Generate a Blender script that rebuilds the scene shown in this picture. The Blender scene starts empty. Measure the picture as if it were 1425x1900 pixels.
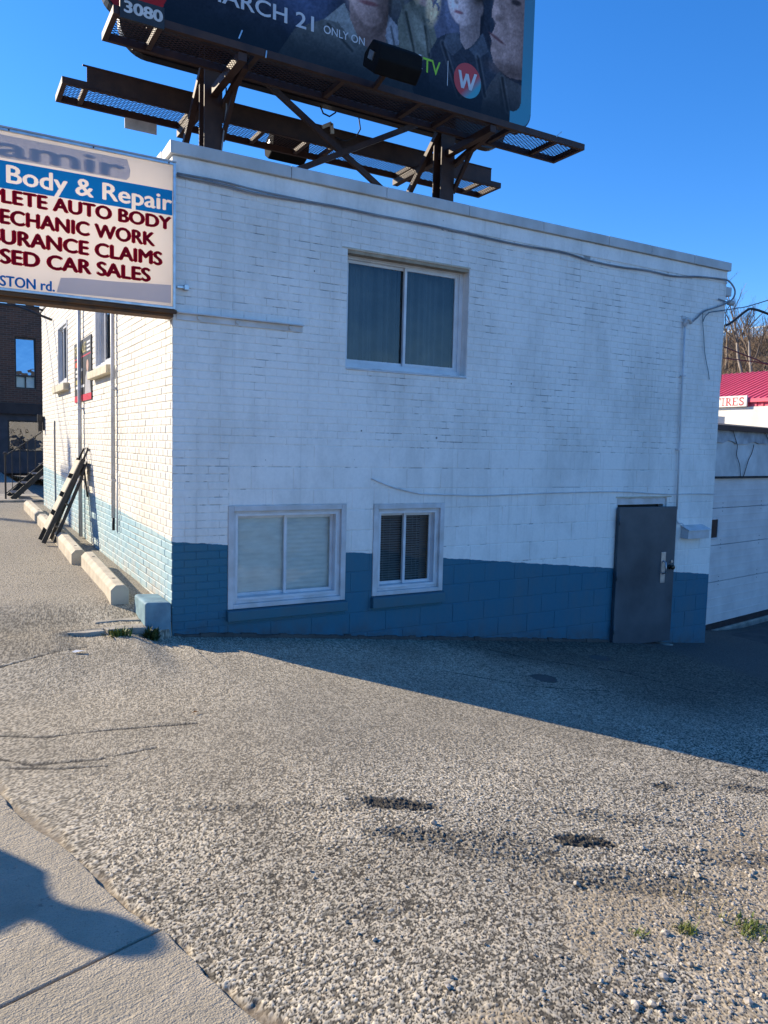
import bpy, bmesh, math, random
import numpy as np
from mathutils import Vector, Matrix

random.seed(7); rng = np.random.default_rng(7)
S = bpy.context.scene
COL = S.collection
rad = math.radians

# ------------------------------------------------------------------ camera, sky, sun, exposure
cam_d = bpy.data.cameras.new('camera'); cam = bpy.data.objects.new('camera', cam_d); COL.objects.link(cam)
CAM = Vector((-1.6833, -6.4487, 1.65))
cam.matrix_world = (Matrix.Translation(CAM) @ Matrix.Rotation(-0.525200, 4, 'Z')
                    @ Matrix.Rotation(1.486441, 4, 'X') @ Matrix.Rotation(0.024932, 4, 'Z'))
cam_d.sensor_fit = 'VERTICAL'; cam_d.sensor_height = 36.0; cam_d.lens = 1425.86 / 1900 * 36.0
cam_d.clip_start = 0.05; cam_d.clip_end = 2000
S.camera = cam

SUN_EL = rad(25.0); SUN_AZ = rad(-37.0)          # azimuth from +Y towards +X: the sun stands behind and left
world = bpy.data.worlds.new('World'); S.world = world; world.use_nodes = True
wn = world.node_tree.nodes; wl = world.node_tree.links
bg = wn['Background']
sky = wn.new('ShaderNodeTexSky'); sky.sky_type = 'NISHITA'; sky.sun_disc = False
sky.sun_elevation = SUN_EL; sky.sun_rotation = SUN_AZ
sky.air_density = 1.0; sky.dust_density = 0.1; sky.ozone_density = 5.0; sky.altitude = 200
hs = wn.new('ShaderNodeHueSaturation'); hs.inputs['Saturation'].default_value = 1.22; hs.inputs['Value'].default_value = 1.0
wl.new(sky.outputs[0], hs.inputs['Color']); tn = wn.new('ShaderNodeMix'); tn.data_type = 'RGBA'; tn.blend_type = 'MULTIPLY'; tn.inputs['Factor'].default_value = 1.0; tn.inputs[7].default_value = (.82, .85, 1.0, 1)
wl.new(hs.outputs[0], tn.inputs[6]); wl.new(tn.outputs[2], bg.inputs[0]); bg.inputs[1].default_value = 0.12

sun_d = bpy.data.lights.new('sun', 'SUN'); sun = bpy.data.objects.new('sun', sun_d); COL.objects.link(sun)
sun_dir = Vector((math.sin(SUN_AZ) * math.cos(SUN_EL), math.cos(SUN_AZ) * math.cos(SUN_EL), math.sin(SUN_EL)))
sun.rotation_euler = sun_dir.to_track_quat('Z', 'Y').to_euler()
sun.location = sun_dir * 50
sun_d.energy = 4.0; sun_d.angle = rad(0.53); sun_d.color = (1.0, 0.86, 0.65)

S.view_settings.view_transform = 'Standard'; S.view_settings.look = 'None'
S.view_settings.exposure = 1.10; S.view_settings.gamma = 1.0; S.view_settings.use_curve_mapping = False
S.cycles.max_bounces = 8; S.cycles.transparent_max_bounces = 12

# ------------------------------------------------------------------ material helpers
def new_mat(name):
    m = bpy.data.materials.new(name); m.use_nodes = True
    nt = m.node_tree; return m, nt.nodes, nt.links, nt.nodes['Principled BSDF']

def mixc(n, l, fac, a, b, mode='MIX'):
    x = n.new('ShaderNodeMix'); x.data_type = 'RGBA'; x.blend_type = mode
    for sock, v in ((x.inputs['Factor'], fac), (x.inputs[6], a), (x.inputs[7], b)):
        if hasattr(v, 'is_output'): l.new(v, sock)
        elif isinstance(v, (tuple, list)): sock.default_value = (*v[:3], 1)
        else: sock.default_value = v
    return x.outputs[2]

def math_n(n, l, op, a, b=None, clamp=False):
    x = n.new('ShaderNodeMath'); x.operation = op; x.use_clamp = clamp
    for i, v in enumerate((a, b)):
        if v is None: continue
        if hasattr(v, 'is_output'): l.new(v, x.inputs[i])
        else: x.inputs[i].default_value = v
    return x.outputs[0]

def ramp(n, l, v, lo, hi):
    x = n.new('ShaderNodeMapRange'); x.clamp = True
    l.new(v, x.inputs[0]); x.inputs[1].default_value = lo; x.inputs[2].default_value = hi
    return x.outputs[0]

def noise(n, l, scale, detail=4, rough=0.55, vec=None, stretch=None):
    t = n.new('ShaderNodeTexNoise'); t.inputs['Scale'].default_value = scale
    t.inputs['Detail'].default_value = detail; t.inputs['Roughness'].default_value = rough
    g = n.new('ShaderNodeNewGeometry')
    v = vec or g.outputs['Position']
    if stretch:
        mp = n.new('ShaderNodeMapping'); mp.inputs['Scale'].default_value = stretch
        l.new(v, mp.inputs[0]); v = mp.outputs[0]
    l.new(v, t.inputs['Vector'])
    return t.outputs['Fac']

def bump(n, l, h, strength, dist, normal=None):
    b = n.new('ShaderNodeBump'); b.inputs['Strength'].default_value = strength
    b.inputs['Distance'].default_value = dist; l.new(h, b.inputs['Height'])
    if normal: l.new(normal, b.inputs['Normal'])
    return b.outputs[0]

def pm(name, c1, c2=None, scale=8, rough=0.7, bmp=0.3, bscale=60, metal=0.0, spec=0.4, dist=0.004, lo=.35, hi=.65, stretch=None):
    """mottled procedural material"""
    m, n, l, p = new_mat(name)
    c2 = c2 or tuple(x * 0.75 for x in c1)
    f = ramp(n, l, noise(n, l, scale, 6, stretch=stretch), lo, hi)
    l.new(mixc(n, l, f, c1, c2), p.inputs['Base Color'])
    p.inputs['Roughness'].default_value = rough; p.inputs['Metallic'].default_value = metal
    p.inputs['Specular IOR Level'].default_value = spec
    if bmp: l.new(bump(n, l, noise(n, l, bscale, 5), bmp, dist), p.inputs['Normal'])
    return m

def glass_mat(name, tint=(.8, .87, .88), refl=0.015):
    m, n, l, p = new_mat(name); n.remove(p)
    out = n['Material Output']
    tr = n.new('ShaderNodeBsdfTransparent'); tr.inputs[0].default_value = (*tint, 1)
    gl = n.new('ShaderNodeBsdfGlossy'); gl.inputs['Roughness'].default_value = 0.02
    l.new(bump(n, l, noise(n, l, 2.2, 2), .25, .02), gl.inputs['Normal'])
    fr = n.new('ShaderNodeFresnel'); fr.inputs[0].default_value = 1.5
    f = math_n(n, l, 'ADD', fr.outputs[0], refl, True)
    mx = n.new('ShaderNodeMixShader'); l.new(f, mx.inputs[0]); l.new(tr.outputs[0], mx.inputs[1]); l.new(gl.outputs[0], mx.inputs[2])
    l.new(mx.outputs[0], out.inputs[0])
    return m

def paint_mat(name, joint=False, base_front=(.70, .71, .72), side=False):
    """painted masonry: white above, blue below a line that follows the ground"""
    m, n, l, p = new_mat(name)
    g = n.new('ShaderNodeNewGeometry'); sx = n.new('ShaderNodeSeparateXYZ'); l.new(g.outputs['Position'], sx.inputs[0])
    x, y, z = sx.outputs
    line = math_n(n, l, 'ADD', math_n(n, l, 'MULTIPLY', math_n(n, l, 'MAXIMUM', x, 0.0), -0.101), 0.812)
    line = math_n(n, l, 'ADD', line, math_n(n, l, 'MULTIPLY', math_n(n, l, 'MAXIMUM', y, 0.0), 0.0365))
    wob = math_n(n, l, 'MULTIPLY', math_n(n, l, 'SUBTRACT', noise(n, l, 9, 5), .5), .03)
    d = math_n(n, l, 'SUBTRACT', z, math_n(n, l, 'ADD', line, wob))
    blue_f = ramp(n, l, d, .002, -.002)
    dirt = ramp(n, l, noise(n, l, 1.5, 9, .7, stretch=(1, 1, .5)), .44, .66)
    fine = ramp(n, l, noise(n, l, 30, 4), .3, .8)
    if side:  # sunlit copy of the paint: blue lightened, white toned down to suit the sun
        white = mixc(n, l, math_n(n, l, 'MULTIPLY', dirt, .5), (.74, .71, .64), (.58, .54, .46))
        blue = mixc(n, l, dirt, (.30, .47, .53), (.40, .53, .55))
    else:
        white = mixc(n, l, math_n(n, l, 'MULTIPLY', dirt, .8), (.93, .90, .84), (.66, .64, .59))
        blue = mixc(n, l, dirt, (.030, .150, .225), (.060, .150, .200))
    white = mixc(n, l, math_n(n, l, 'MULTIPLY', fine, .18), white, (.50, .49, .46))
    # rain streaks and rust runs
    st = ramp(n, l, noise(n, l, 5, 3, stretch=(3.2, 3.2, .12)), .60, .80)
    white = mixc(n, l, math_n(n, l, 'MULTIPLY', st, .38), white, (.42, .40, .36))
    # damp patches under the coping
    col = mixc(n, l, blue_f, white, blue)
    # chips down to brick
    ch = ramp(n, l, noise(n, l, 26, 3, .5), .735, .76)
    ch2 = ramp(n, l, noise(n, l, 2.1, 2), .50, .62)
    chip = math_n(n, l, 'MULTIPLY', ch, ch2)
    col = mixc(n, l, math_n(n, l, 'MULTIPLY', chip, .75), col, (.20, .17, .15))
    foot = math_n(n, l, 'SUBTRACT', z, math_n(n, l, 'MULTIPLY', math_n(n, l, 'MAXIMUM', x, 0.0), -.116))
    splash = math_n(n, l, 'MULTIPLY', ramp(n, l, foot, .20, .0), ramp(n, l, noise(n, l, 6, 6, .7), .38, .62))
    if not side: col = mixc(n, l, math_n(n, l, 'MULTIPLY', splash, .6), col, (.075, .07, .062))      # mud splashed up from the asphalt
    else:
        foot = math_n(n, l, 'SUBTRACT', z, math_n(n, l, 'ADD', .24, math_n(n, l, 'MULTIPLY', y, .02)))
        col = mixc(n, l, math_n(n, l, 'MULTIPLY', math_n(n, l, 'MULTIPLY', ramp(n, l, foot, .38, .0), ramp(n, l, noise(n, l, 5, 6, .7), .40, .60)), .8), col, (.50, .46, .40))
    vd = n.new('ShaderNodeTexVoronoi'); vd.inputs['Scale'].default_value = 2.6; l.new(g.outputs['Position'], vd.inputs['Vector'])
    dot = math_n(n, l, 'LESS_THAN', vd.outputs['Distance'], .030)     # old anchor holes
    col = mixc(n, l, math_n(n, l, 'MULTIPLY', dot, .8), col, (.10, .09, .085))
    if joint:
        op = ramp(n, l, noise(n, l, 5.0, 4, .6), .58, .66)
        big = ramp(n, l, noise(n, l, .8, 2), .45, .60)
        soft = ramp(n, l, noise(n, l, 1.1, 3), .35, .70)
        for cx_, cz_, rx_, rz_ in ((2.45, 1.85, .95, .32), (3.25, 3.15, .35, .45), (2.3, 1.45, 1.6, .10), (2.2, 2.28, .6, .12), (5.9, 2.55, .35, .25), (.25, 1.35, .3, .35), (4.9, 1.6, .6, .15)):
            ex = math_n(n, l, 'POWER', math_n(n, l, 'DIVIDE', math_n(n, l, 'SUBTRACT', x, cx_), rx_), 2.0); ez = math_n(n, l, 'POWER', math_n(n, l, 'DIVIDE', math_n(n, l, 'SUBTRACT', z, cz_), rz_), 2.0)
            big = math_n(n, l, 'MAXIMUM', big, ramp(n, l, math_n(n, l, 'ADD', ex, ez), 1.5, .4))      # places where the mortar has opened
        op = math_n(n, l, 'MAXIMUM', op, math_n(n, l, 'MULTIPLY', ramp(n, l, noise(n, l, 6, 3), .54, .60), .75))
        f = math_n(n, l, 'ADD', math_n(n, l, 'MULTIPLY', math_n(n, l, 'MULTIPLY', op, big), .8), math_n(n, l, 'MULTIPLY', soft, .15 if not side else .85), True)
        if not side: f = math_n(n, l, 'MULTIPLY', f, math_n(n, l, 'SUBTRACT', 1.0, math_n(n, l, 'MULTIPLY', blue_f, .8)))
        col = mixc(n, l, f, col, (.09, .085, .08) if not side else (.30, .27, .22))
    l.new(col, p.inputs['Base Color']); p.inputs['Roughness'].default_value = .62
    p.inputs['Specular IOR Level'].default_value = .3
    h = math_n(n, l, 'ADD', noise(n, l, 120, 4), math_n(n, l, 'MULTIPLY', noise(n, l, 22, 4), 1.5))
    l.new(bump(n, l, h, .5, .004), p.inputs['Normal'])
    return m

M = {}
M['paint'] = paint_mat('painted_brick')
M['paint_joint'] = paint_mat('painted_joint', joint=True)
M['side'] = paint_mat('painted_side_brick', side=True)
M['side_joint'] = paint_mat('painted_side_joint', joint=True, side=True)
M['trim'] = pm('white_trim', (.66, .67, .68), (.52, .51, .49), 5, .5, .2, 50)
M['alu'] = pm('white_aluminium', (.72, .74, .75), (.60, .61, .62), 6, .35, .05, 40)
M['coping'] = pm('coping_metal', (.60, .60, .58), (.44, .43, .40), 3.2, .5, .15, 25, stretch=(1, 1, .5))
M['sill_blue'] = pm('blue_sill', (.035, .14, .19), (.055, .135, .17), 6, .6, .3, 40)
M['sill_side'] = pm('stone_sill', (.62, .56, .43), (.45, .40, .30), 9, .8, .5, 60)
M['door'] = pm('dark_door', (.026, .042, .056), (.085, .110, .128), 1.9, .42, .25, 9, lo=.30, hi=.72)
M['steel'] = pm('brushed_steel', (.55, .56, .57), (.40, .40, .41), 12, .35, .1, 80, metal=.9)
M['dark_metal'] = pm('dark_bronze_knob', (.05, .04, .03), (.09, .07, .05), 12, .3, .05, 60, metal=.8)
M['black'] = pm('black_enamel', (.018, .018, .02), (.03, .03, .032), 8, .45, .1, 60)
M['rubber'] = pm('black_cable', (.015, .017, .02), (.03, .03, .035), 8, .6, 0)
M['teal_cable'] = pm('painted_cable', (.10, .16, .18), (.16, .20, .21), 8, .6, 0)
M['wall_cable'] = pm('weathered_cable', (.16, .17, .18), (.32, .33, .34), 3, .6, 0)
M['rust'] = pm('rust_brown_steel', (.034, .015, .012), (.062, .028, .018), 5, .6, .3, 40)
M['rust_light'] = pm('orange_rust', (.16, .075, .03), (.07, .045, .03), 7, .8, .4, 50)
M['dark_int'] = pm('dark_interior', (.03, .03, .032), (.05, .05, .05), 2, .9, 0)
M['roofing'] = pm('tar_roof', (.06, .058, .055), (.10, .095, .085), 5, .9, .4, 50)
M['curtain'] = pm('sheer_curtain', (.105, .118, .13), (.06, .07, .08), 3, .85, .1, 30)
M['blind'] = pm('pale_blind', (.90, .89, .86), (.74, .74, .72), 3, .6, .05, 30)
M['shade'] = pm('plastic_shade', (.95, .93, .90), (.78, .78, .76), 14, .35, .15, 14, lo=.35, hi=.75, stretch=(.6, 1, 1.8))
M['blind_side'] = pm('dark_screen', (.045, .045, .043), (.03, .03, .03), 3, .7, .05, 30)
M['blind_dark'] = pm('grey_blind', (.34, .37, .38), (.26, .28, .29), 3, .6, .05, 30)
M['glass'] = glass_mat('window_glass')
M['glass_dark'] = glass_mat('shop_glass', (.45, .5, .52), .12)
M['concrete'] = pm('cast_concrete', (.56, .50, .39), (.42, .37, .29), 6, .85, .5, 90, dist=.003)
M['concrete_grey'] = pm('old_concrete', (.42, .38, .31), (.25, .23, .19), 7, .9, .7, 50, dist=.008)
M['wire_far'] = pm('overhead_wire', (.02, .02, .022), (.03, .03, .03), 6, .6, 0)
M['brown_wood'] = pm('pole_wood', (.16, .11, .075), (.09, .06, .04), 4, .9, .4, 30)
M['cream'] = None

# ------------------------------------------------------------------ mesh helpers
class MB:
    def __init__(s): s.v = []; s.f = []
    def box(s, x0, x1, y0, y1, z0, z1):
        b = len(s.v)
        s.v += [(x0, y0, z0), (x1, y0, z0), (x1, y1, z0), (x0, y1, z0), (x0, y0, z1), (x1, y0, z1), (x1, y1, z1), (x0, y1, z1)]
        s.f += [tuple(b + i for i in q) for q in ((0, 3, 2, 1), (4, 5, 6, 7), (0, 1, 5, 4), (1, 2, 6, 5), (2, 3, 7, 6), (3, 0, 4, 7))]
        return s
    def quad(s, *p):
        b = len(s.v); s.v += [tuple(q) for q in p]; s.f.append(tuple(range(b, b + len(p)))); return s
    def prism(s, poly, vec):
        b = len(s.v); k = len(poly); vec = Vector(vec)
        s.v += [tuple(q) for q in poly] + [tuple(Vector(q) + vec) for q in poly]
        s.f.append(tuple(range(b + k - 1, b - 1, -1))); s.f.append(tuple(range(b + k, b + 2 * k)))
        for i in range(k):
            j = (i + 1) % k; s.f.append((b + i, b + j, b + k + j, b + k + i))
        return s
    def bar(s, p, q, w, h=None, up=(0, 0, 1)):
        p = Vector(p); q = Vector(q); h = h or w; d = (q - p).normalized(); up = Vector(up)
        if abs(d.dot(up)) > .98: up = Vector((0, 1, 0))
        a = d.cross(up).normalized() * (w / 2); c = a.cross(d).normalized() * (h / 2)
        b = len(s.v)
        for o in (p, q): s.v += [tuple(o - a - c), tuple(o + a - c), tuple(o + a + c), tuple(o - a + c)]
        s.f += [tuple(b + i for i in f) for f in ((0, 1, 2, 3), (7, 6, 5, 4), (0, 4, 5, 1), (1, 5, 6, 2), (2, 6, 7, 3), (3, 7, 4, 0))]
        return s
    def tube(s, path, r, n=6, r2=None):
        path = [Vector(p) for p in path]; k = len(path); b = len(s.v)
        u = None
        for i, p in enumerate(path):
            d = (path[min(i + 1, k - 1)] - path[max(i - 1, 0)]).normalized()
            if u is None:
                u = d.cross(Vector((0, 0, 1)) if abs(d.z) < .9 else Vector((0, 1, 0))).normalized()
            else:
                u = (u - d * u.dot(d)).normalized()
            w = d.cross(u); rr = r if r2 is None else r + (r2 - r) * i / max(1, k - 1)
            for j in range(n):
                a = 2 * math.pi * j / n; s.v.append(tuple(p + (u * math.cos(a) + w * math.sin(a)) * rr))
        for i in range(k - 1):
            for j in range(n):
                j2 = (j + 1) % n; s.f.append((b + i * n + j, b + i * n + j2, b + (i + 1) * n + j2, b + (i + 1) * n + j))
        s.f.append(tuple(b + j for j in range(n - 1, -1, -1))); s.f.append(tuple(b + (k - 1) * n + j for j in range(n)))
        return s
    def lathe(s, prof, c, n=20, axis='Z'):
        b = len(s.v); c = Vector(c)
        for r, h in prof:
            for j in range(n):
                a = 2 * math.pi * j / n
                o = {'Z': (r * math.cos(a), r * math.sin(a), h), 'Y': (r * math.cos(a), h, r * math.sin(a)), 'X': (h, r * math.cos(a), r * math.sin(a))}[axis]
                s.v.append(tuple(c + Vector(o)))
        for i in range(len(prof) - 1):
            for j in range(n):
                j2 = (j + 1) % n; s.f.append((b + i * n + j, b + i * n + j2, b + (i + 1) * n + j2, b + (i + 1) * n + j))
        s.f.append(tuple(b + j for j in range(n - 1, -1, -1))); s.f.append(tuple(b + (len(prof) - 1) * n + j for j in range(n)))
        return s
    def build(s, name, mat, parent=None, T=None, smooth=False, bevel=0.0):
        v = s.v if T is None else [tuple(T @ Vector(q)) for q in s.v]
        me = bpy.data.meshes.new(name); me.from_pydata(v, [], s.f); me.update()
        bm = bmesh.new(); bm.from_mesh(me); bmesh.ops.recalc_face_normals(bm, faces=bm.faces); bm.to_mesh(me); bm.free()
        me.materials.append(mat)
        return link(name, me, parent, smooth, bevel)

def link(name, me, parent=None, smooth=False, bevel=0.0):
    o = bpy.data.objects.new(name, me); COL.objects.link(o)
    if smooth:
        me.polygons.foreach_set('use_smooth', [True] * len(me.polygons))
    if bevel:
        b = o.modifiers.new('bevel', 'BEVEL'); b.width = bevel; b.segments = 2; b.limit_method = 'ANGLE'
    if parent is not None:
        o.parent = parent; o.location = -world_loc(parent)
    return o

def world_loc(o):
    v = Vector(o.location)
    while o.parent is not None:
        o = o.parent; v += Vector(o.location)
    return v

def tag(o, label, cat, group=None, kind=None):
    o['label'] = label; o['category'] = cat
    if group: o['group'] = group
    if kind: o['kind'] = kind
    return o

def thing(name, label, cat, loc=(0, 0, 0), group=None):
    o = bpy.data.objects.new(name, None); COL.objects.link(o); o.location = loc; o.empty_display_size = .2
    return tag(o, label, cat, group)

def struct(o):
    o['kind'] = 'structure'; return o

_tc = {}
def text_raw(s, bold):
    key = (s, bold)
    if key in _tc: return _tc[key]
    cu = bpy.data.curves.new('t', 'FONT'); cu.body = s; cu.offset = bold; cu.resolution_u = 4; cu.fill_mode = 'FRONT'
    o = bpy.data.objects.new('t', cu); COL.objects.link(o)
    dg = bpy.context.evaluated_depsgraph_get(); dg.update()
    me = bpy.data.meshes.new_from_object(o.evaluated_get(dg))
    co = np.zeros(len(me.vertices) * 3); me.vertices.foreach_get('co', co); co = co.reshape(-1, 3)
    fs = [tuple(p.vertices) for p in me.polygons]
    bpy.data.objects.remove(o); bpy.data.curves.remove(cu); bpy.data.meshes.remove(me)
    _tc[key] = (co, fs); return _tc[key]

def lettering(full, vis, x0, x1, z0, cap, T, mat, parent, name='lettering', bold=.01, italic=0.0, heavy=0.0):
    """flat letters in local x/z at y=0: `vis` spans x0..x1, right aligned, baseline z0, capitals `cap` high"""
    co, fs = text_raw(full, bold); cv, _ = text_raw(vis, bold); ch, _ = text_raw('H', bold)
    sx = (x1 - x0) / (cv[:, 0].max() - cv[:, 0].min()); sz = cap / (ch[:, 1].max() - ch[:, 1].min())
    b = MB(); xm = co[:, 0].max(); zb = ch[:, 1].min()
    for k, (ox, oz) in enumerate(((0, 0),) if not heavy else ((0, 0), (-heavy, 0), (heavy, 0), (0, heavy * .6), (0, -heavy * .6))):
        o0 = len(b.v)
        for c in co:
            z = (c[1] - zb) * sz
            b.v.append((x1 + (c[0] - xm + ox) * sx + italic * z, -.0004 * k, z0 + z + oz * sz))
        b.f += [tuple(i + o0 for i in f_) for f_ in fs]
    me = bpy.data.meshes.new(name); me.from_pydata([tuple(T @ Vector(q)) for q in b.v], [], b.f); me.update(); me.materials.append(mat)
    return link(name, me, parent)

# ------------------------------------------------------------------ ground: one sheet to the horizon, worn aggregate asphalt near by
def sstep(t): t = np.clip(t, 0, 1); return t * t * (3 - 2 * t)
E0 = np.array((-1.50, -2.55)); E1 = np.array((-0.85, -4.75)); ED = (E1 - E0) / np.linalg.norm(E1 - E0); EN = np.array((ED[1], -ED[0]))
EN = EN if EN[0] < 0 else -EN                        # points to the street side, away from the yard
def walk_d(x, y): return (x - E0[0]) * EN[0] + (y - E0[1]) * EN[1]
def height(x, y):
    x = np.asarray(x, float); y = np.asarray(y, float)
    xs = np.minimum(np.logaddexp(0, x * 7) / 7, 9.0)
    h = -.116 * xs
    k = sstep((x + .98) / .20)                      # 0 on the open ramp, 1 along the broken kerb
    ramp_ = .12 * sstep((y + 1.5) / 1.65) + .12 * sstep((y - .02) / .9)
    kerb = .085 * sstep((y + 1.5) / 1.45) + .035 * sstep((y + .06) / .10) + .12 * sstep((y - .02) / .9)
    kerb = kerb * (1 - sstep((x + .40) / .30) * (1 - sstep((y + .10) / .10))) * np.where((x > -.03) & (y < .01), 0, 1)
    lot = np.minimum(ramp_ * (1 - k) + kerb * k, .24) + .02 * np.clip(y - .8, 0, 13)
    lot = lot * (1 - sstep((walk_d(x, y) + .45) / .45))
    h = np.where(x < .06, np.maximum(h, -.02) * (1 - sstep((y + 1.6) / 1.5)) + lot, h)
    return h

def axis(segs):
    out = []
    for a, b, d in segs: out += list(np.arange(a, b - 1e-9, d))
    return out
def grow(a, step, end, f=1.22):
    out = []; x = a
    while (x - end) * (1 if step > 0 else -1) < 0:
        x += step; step *= f; out.append(x)
    return out
gx = np.array(sorted(grow(-1.72, -.02, -400)) + axis([(-1.72, -1.15, .009), (-1.15, 1.25, .0048), (1.25, 2.3, .007), (2.3, 4.2, .011), (4.2, 6.0, .016)]) + [6.0] + grow(6.0, .025, 500))
gy = np.array(sorted(grow(-5.45, -.012, -400)) + axis([(-5.45, -5.1, .008), (-5.1, -3.5, .0048), (-3.5, -2.4, .0065), (-2.4, -.5, .010), (-.5, 1.2, .02)]) + [1.2] + grow(1.2, .03, 600, 1.15))
GX, GY = np.meshgrid(gx, gy)
nx, ny = len(gx), len(gy)
px, py = GX.ravel(), GY.ravel()
H = height(px, py)

def hash2(i, j, k):
    n = (i * 374761393 + j * 668265263 + k * 974634217) & 0xffffffff
    n = ((n ^ (n >> 13)) * 1274126177) & 0xffffffff
    return ((n ^ (n >> 16)) & 0xffffff) / float(0xffffff)
def worley(x, y, c):
    """distance to the nearest jittered stone, scaled by the stone's own size, and that stone's random numbers"""
    i0 = np.floor(x / c).astype(np.int64); j0 = np.floor(y / c).astype(np.int64)
    best = np.full(x.shape, 9.0); second = best.copy(); r1 = np.zeros(x.shape); r2 = np.zeros(x.shape)
    for di in (-1, 0, 1):
        for dj in (-1, 0, 1):
            i = i0 + di; j = j0 + dj
            sx_ = (i + .1 + .8 * hash2(i, j, 1)) * c; sy_ = (j + .1 + .8 * hash2(i, j, 2)) * c
            a = hash2(i, j, 5) * 3.14; ca, sa = np.cos(a), np.sin(a); e = .75 + .5 * hash2(i, j, 6)
            dx, dy = x - sx_, y - sy_
            d = np.sqrt(((dx * ca + dy * sa) * e) ** 2 + ((dy * ca - dx * sa) / e) ** 2) / (c * (.62 + .55 * hash2(i, j, 3)))
            m = d < best
            second = np.where(m, best, np.minimum(second, d)); best = np.where(m, d, best)
            r1 = np.where(m, hash2(i, j, 4), r1); r2 = np.where(m, hash2(i, j, 3), r2)
    return best, second, r1, r2
def vnoise(x, y, s, k):
    x = x / s; y = y / s; i = np.floor(x).astype(np.int64); j = np.floor(y).astype(np.int64)
    u = sstep(x - i); v = sstep(y - j)
    return ((hash2(i, j, k) * (1 - u) + hash2(i + 1, j, k) * u) * (1 - v) + (hash2(i, j + 1, k) * (1 - u) + hash2(i + 1, j + 1, k) * u) * v)
def fbm(x, y, s, k):
    return .5 * vnoise(x, y, s, k) + .28 * vnoise(x, y, s / 2.1, k + 1) + .15 * vnoise(x, y, s / 4.3, k + 2) + .07 * vnoise(x, y, s / 9, k + 3)

fine = (1 - sstep((px - 5.5) / .5)) * sstep((px + 1.75) / .05) * sstep((py + 5.5) / .06) * (1 - sstep((py - .3) / .9))
sel = np.nonzero(fine > 0.001)[0]
fx, fy = px[sel], py[sel]
warp = fbm(fx, fy, .05, 60) * .02
F1, F2, R1, R2 = worley(fx + warp, fy - warp, .0116)
G1, G2, Q1, Q2 = worley(fx - warp + 3.1, fy + warp + 1.7, .0078)
# dirt and loose gravel in the near right corner, fine dark band along the shaded wall
dirt = sstep((fbm(fx, fy, .35, 30) - .5) * 4 + ((fx - .35) * .62 - (fy + 4.42) * 1.0) * 2.2 + .1) * sstep((-4.05 - fy) / .35 + .3)
stain = np.zeros(fx.shape)
for (sx_, sy_, ax, ay, an, st) in ((.144, -3.478, .18, .06, -.52, .95), (.06, -3.77, .17, .06, -.50, .6), (.79, -4.05, .13, .06, -.45, 1.0),
                                   (1.80, -3.65, .06, .05, .2, .75), (2.33, -3.80, .12, .06, -.4, .6), (.35, -3.98, .30, .12, -.5, .38), (-.35, -4.2, .14, .05, -.4, .28),
                                   (1.15, -3.9, .30, .06, -.5, .35), (-.46, -3.27, .55, .035, -.45, .25), (.75, -4.4, .35, .10, -.4, .5), (1.3, -4.35, .30, .08, -.4, .45), (-.25, -3.35, .4, .03, -.42, .3)):
    ca, sa = math.cos(an), math.sin(an); dx, dy = fx - sx_, fy - sy_
    q = ((dx * ca + dy * sa) / ax) ** 2 + ((dy * ca - dx * sa) / ay) ** 2
    stain = np.maximum(stain, st * sstep((1.75 - q * (.35 + 1.3 * fbm(fx, fy, .05, 45))) * .95))
cracks = np.zeros(fx.shape)
for pts in (((-1.50, -2.10), (-1.31, -2.31), (-1.0, -2.39), (-.7, -2.36)), ((-1.5, -2.25), (-1.2, -2.42), (-.95, -2.5)),
            ((-1.7, -.72), (-1.35, -.63), (-1.0, -.46), (-.74, -.35)), ((-1.55, -1.75), (-1.2, -1.95), (-.9, -1.98), (-.4, -2.10)), ((3.0, -.3), (3.3, -.8), (4.0, -1.3), (4.2, -2.0)), ((2.0, -1.2), (2.5, -1.7), (3.2, -1.9))):
    for (ax, ay), (bx, by) in zip(pts[:-1], pts[1:]):
        vx, vy = bx - ax, by - ay; t = np.clip(((fx - ax) * vx + (fy - ay) * vy) / (vx * vx + vy * vy), 0, 1)
        d = np.hypot(fx - ax - vx * t, fy - ay - vy * t) + (fbm(fx, fy, .09, 70) - .5) * .03
        cracks = np.maximum(cracks, sstep((.015 - d) / .009))
wear = fbm(fx, fy, 1.1, 80)
dome = np.sqrt(np.clip(1 - np.minimum(F1, 1) ** 2, 0, 1))
gap = sstep((F2 - F1) / .22)
dome2 = np.sqrt(np.clip(1 - np.minimum(G1, 1) ** 2, 0, 1)) * sstep((G2 - G1) / .25)
bare = 1 - .30 * sstep((wear - .46) / .2) * (1 - dirt)
plate = sstep((F2 - F1) / .34)
h_big = plate * (.55 + .45 * dome) * (.0010 + .0050 * R1)
h_small = dome2 * (.001 + .003 * Q1)
disp = np.where(dirt > .5, np.maximum(h_small * 1.5, h_big * (R2 > .45)), np.maximum(h_big * bare, h_small * .8))
disp -= .006 * stain * (R1 < .6) + .006 * cracks
seam_d = walk_d(fx, fy)
seam = sstep((seam_d + .055 + .12 * (fbm(fx, fy, .14, 90) - .5)) / .04)   # dirt along the pavement edge
disp = disp * (1 - .75 * seam) - .012 * seam
disp *= 1 - .35 * sstep((fy + 3.9) / 1.6)
H[sel] += disp * fine[sel]
H -= .07 * sstep((walk_d(px, py) - .01) / .02) * (np.abs(py - 1) < 9.5) * (walk_d(px, py) < 1.9)
# a low swell in the asphalt by the wall foot
H += .012 * np.exp(-(((px - .6) / .4) ** 2 + ((py + .55) / .3) ** 2))

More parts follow.
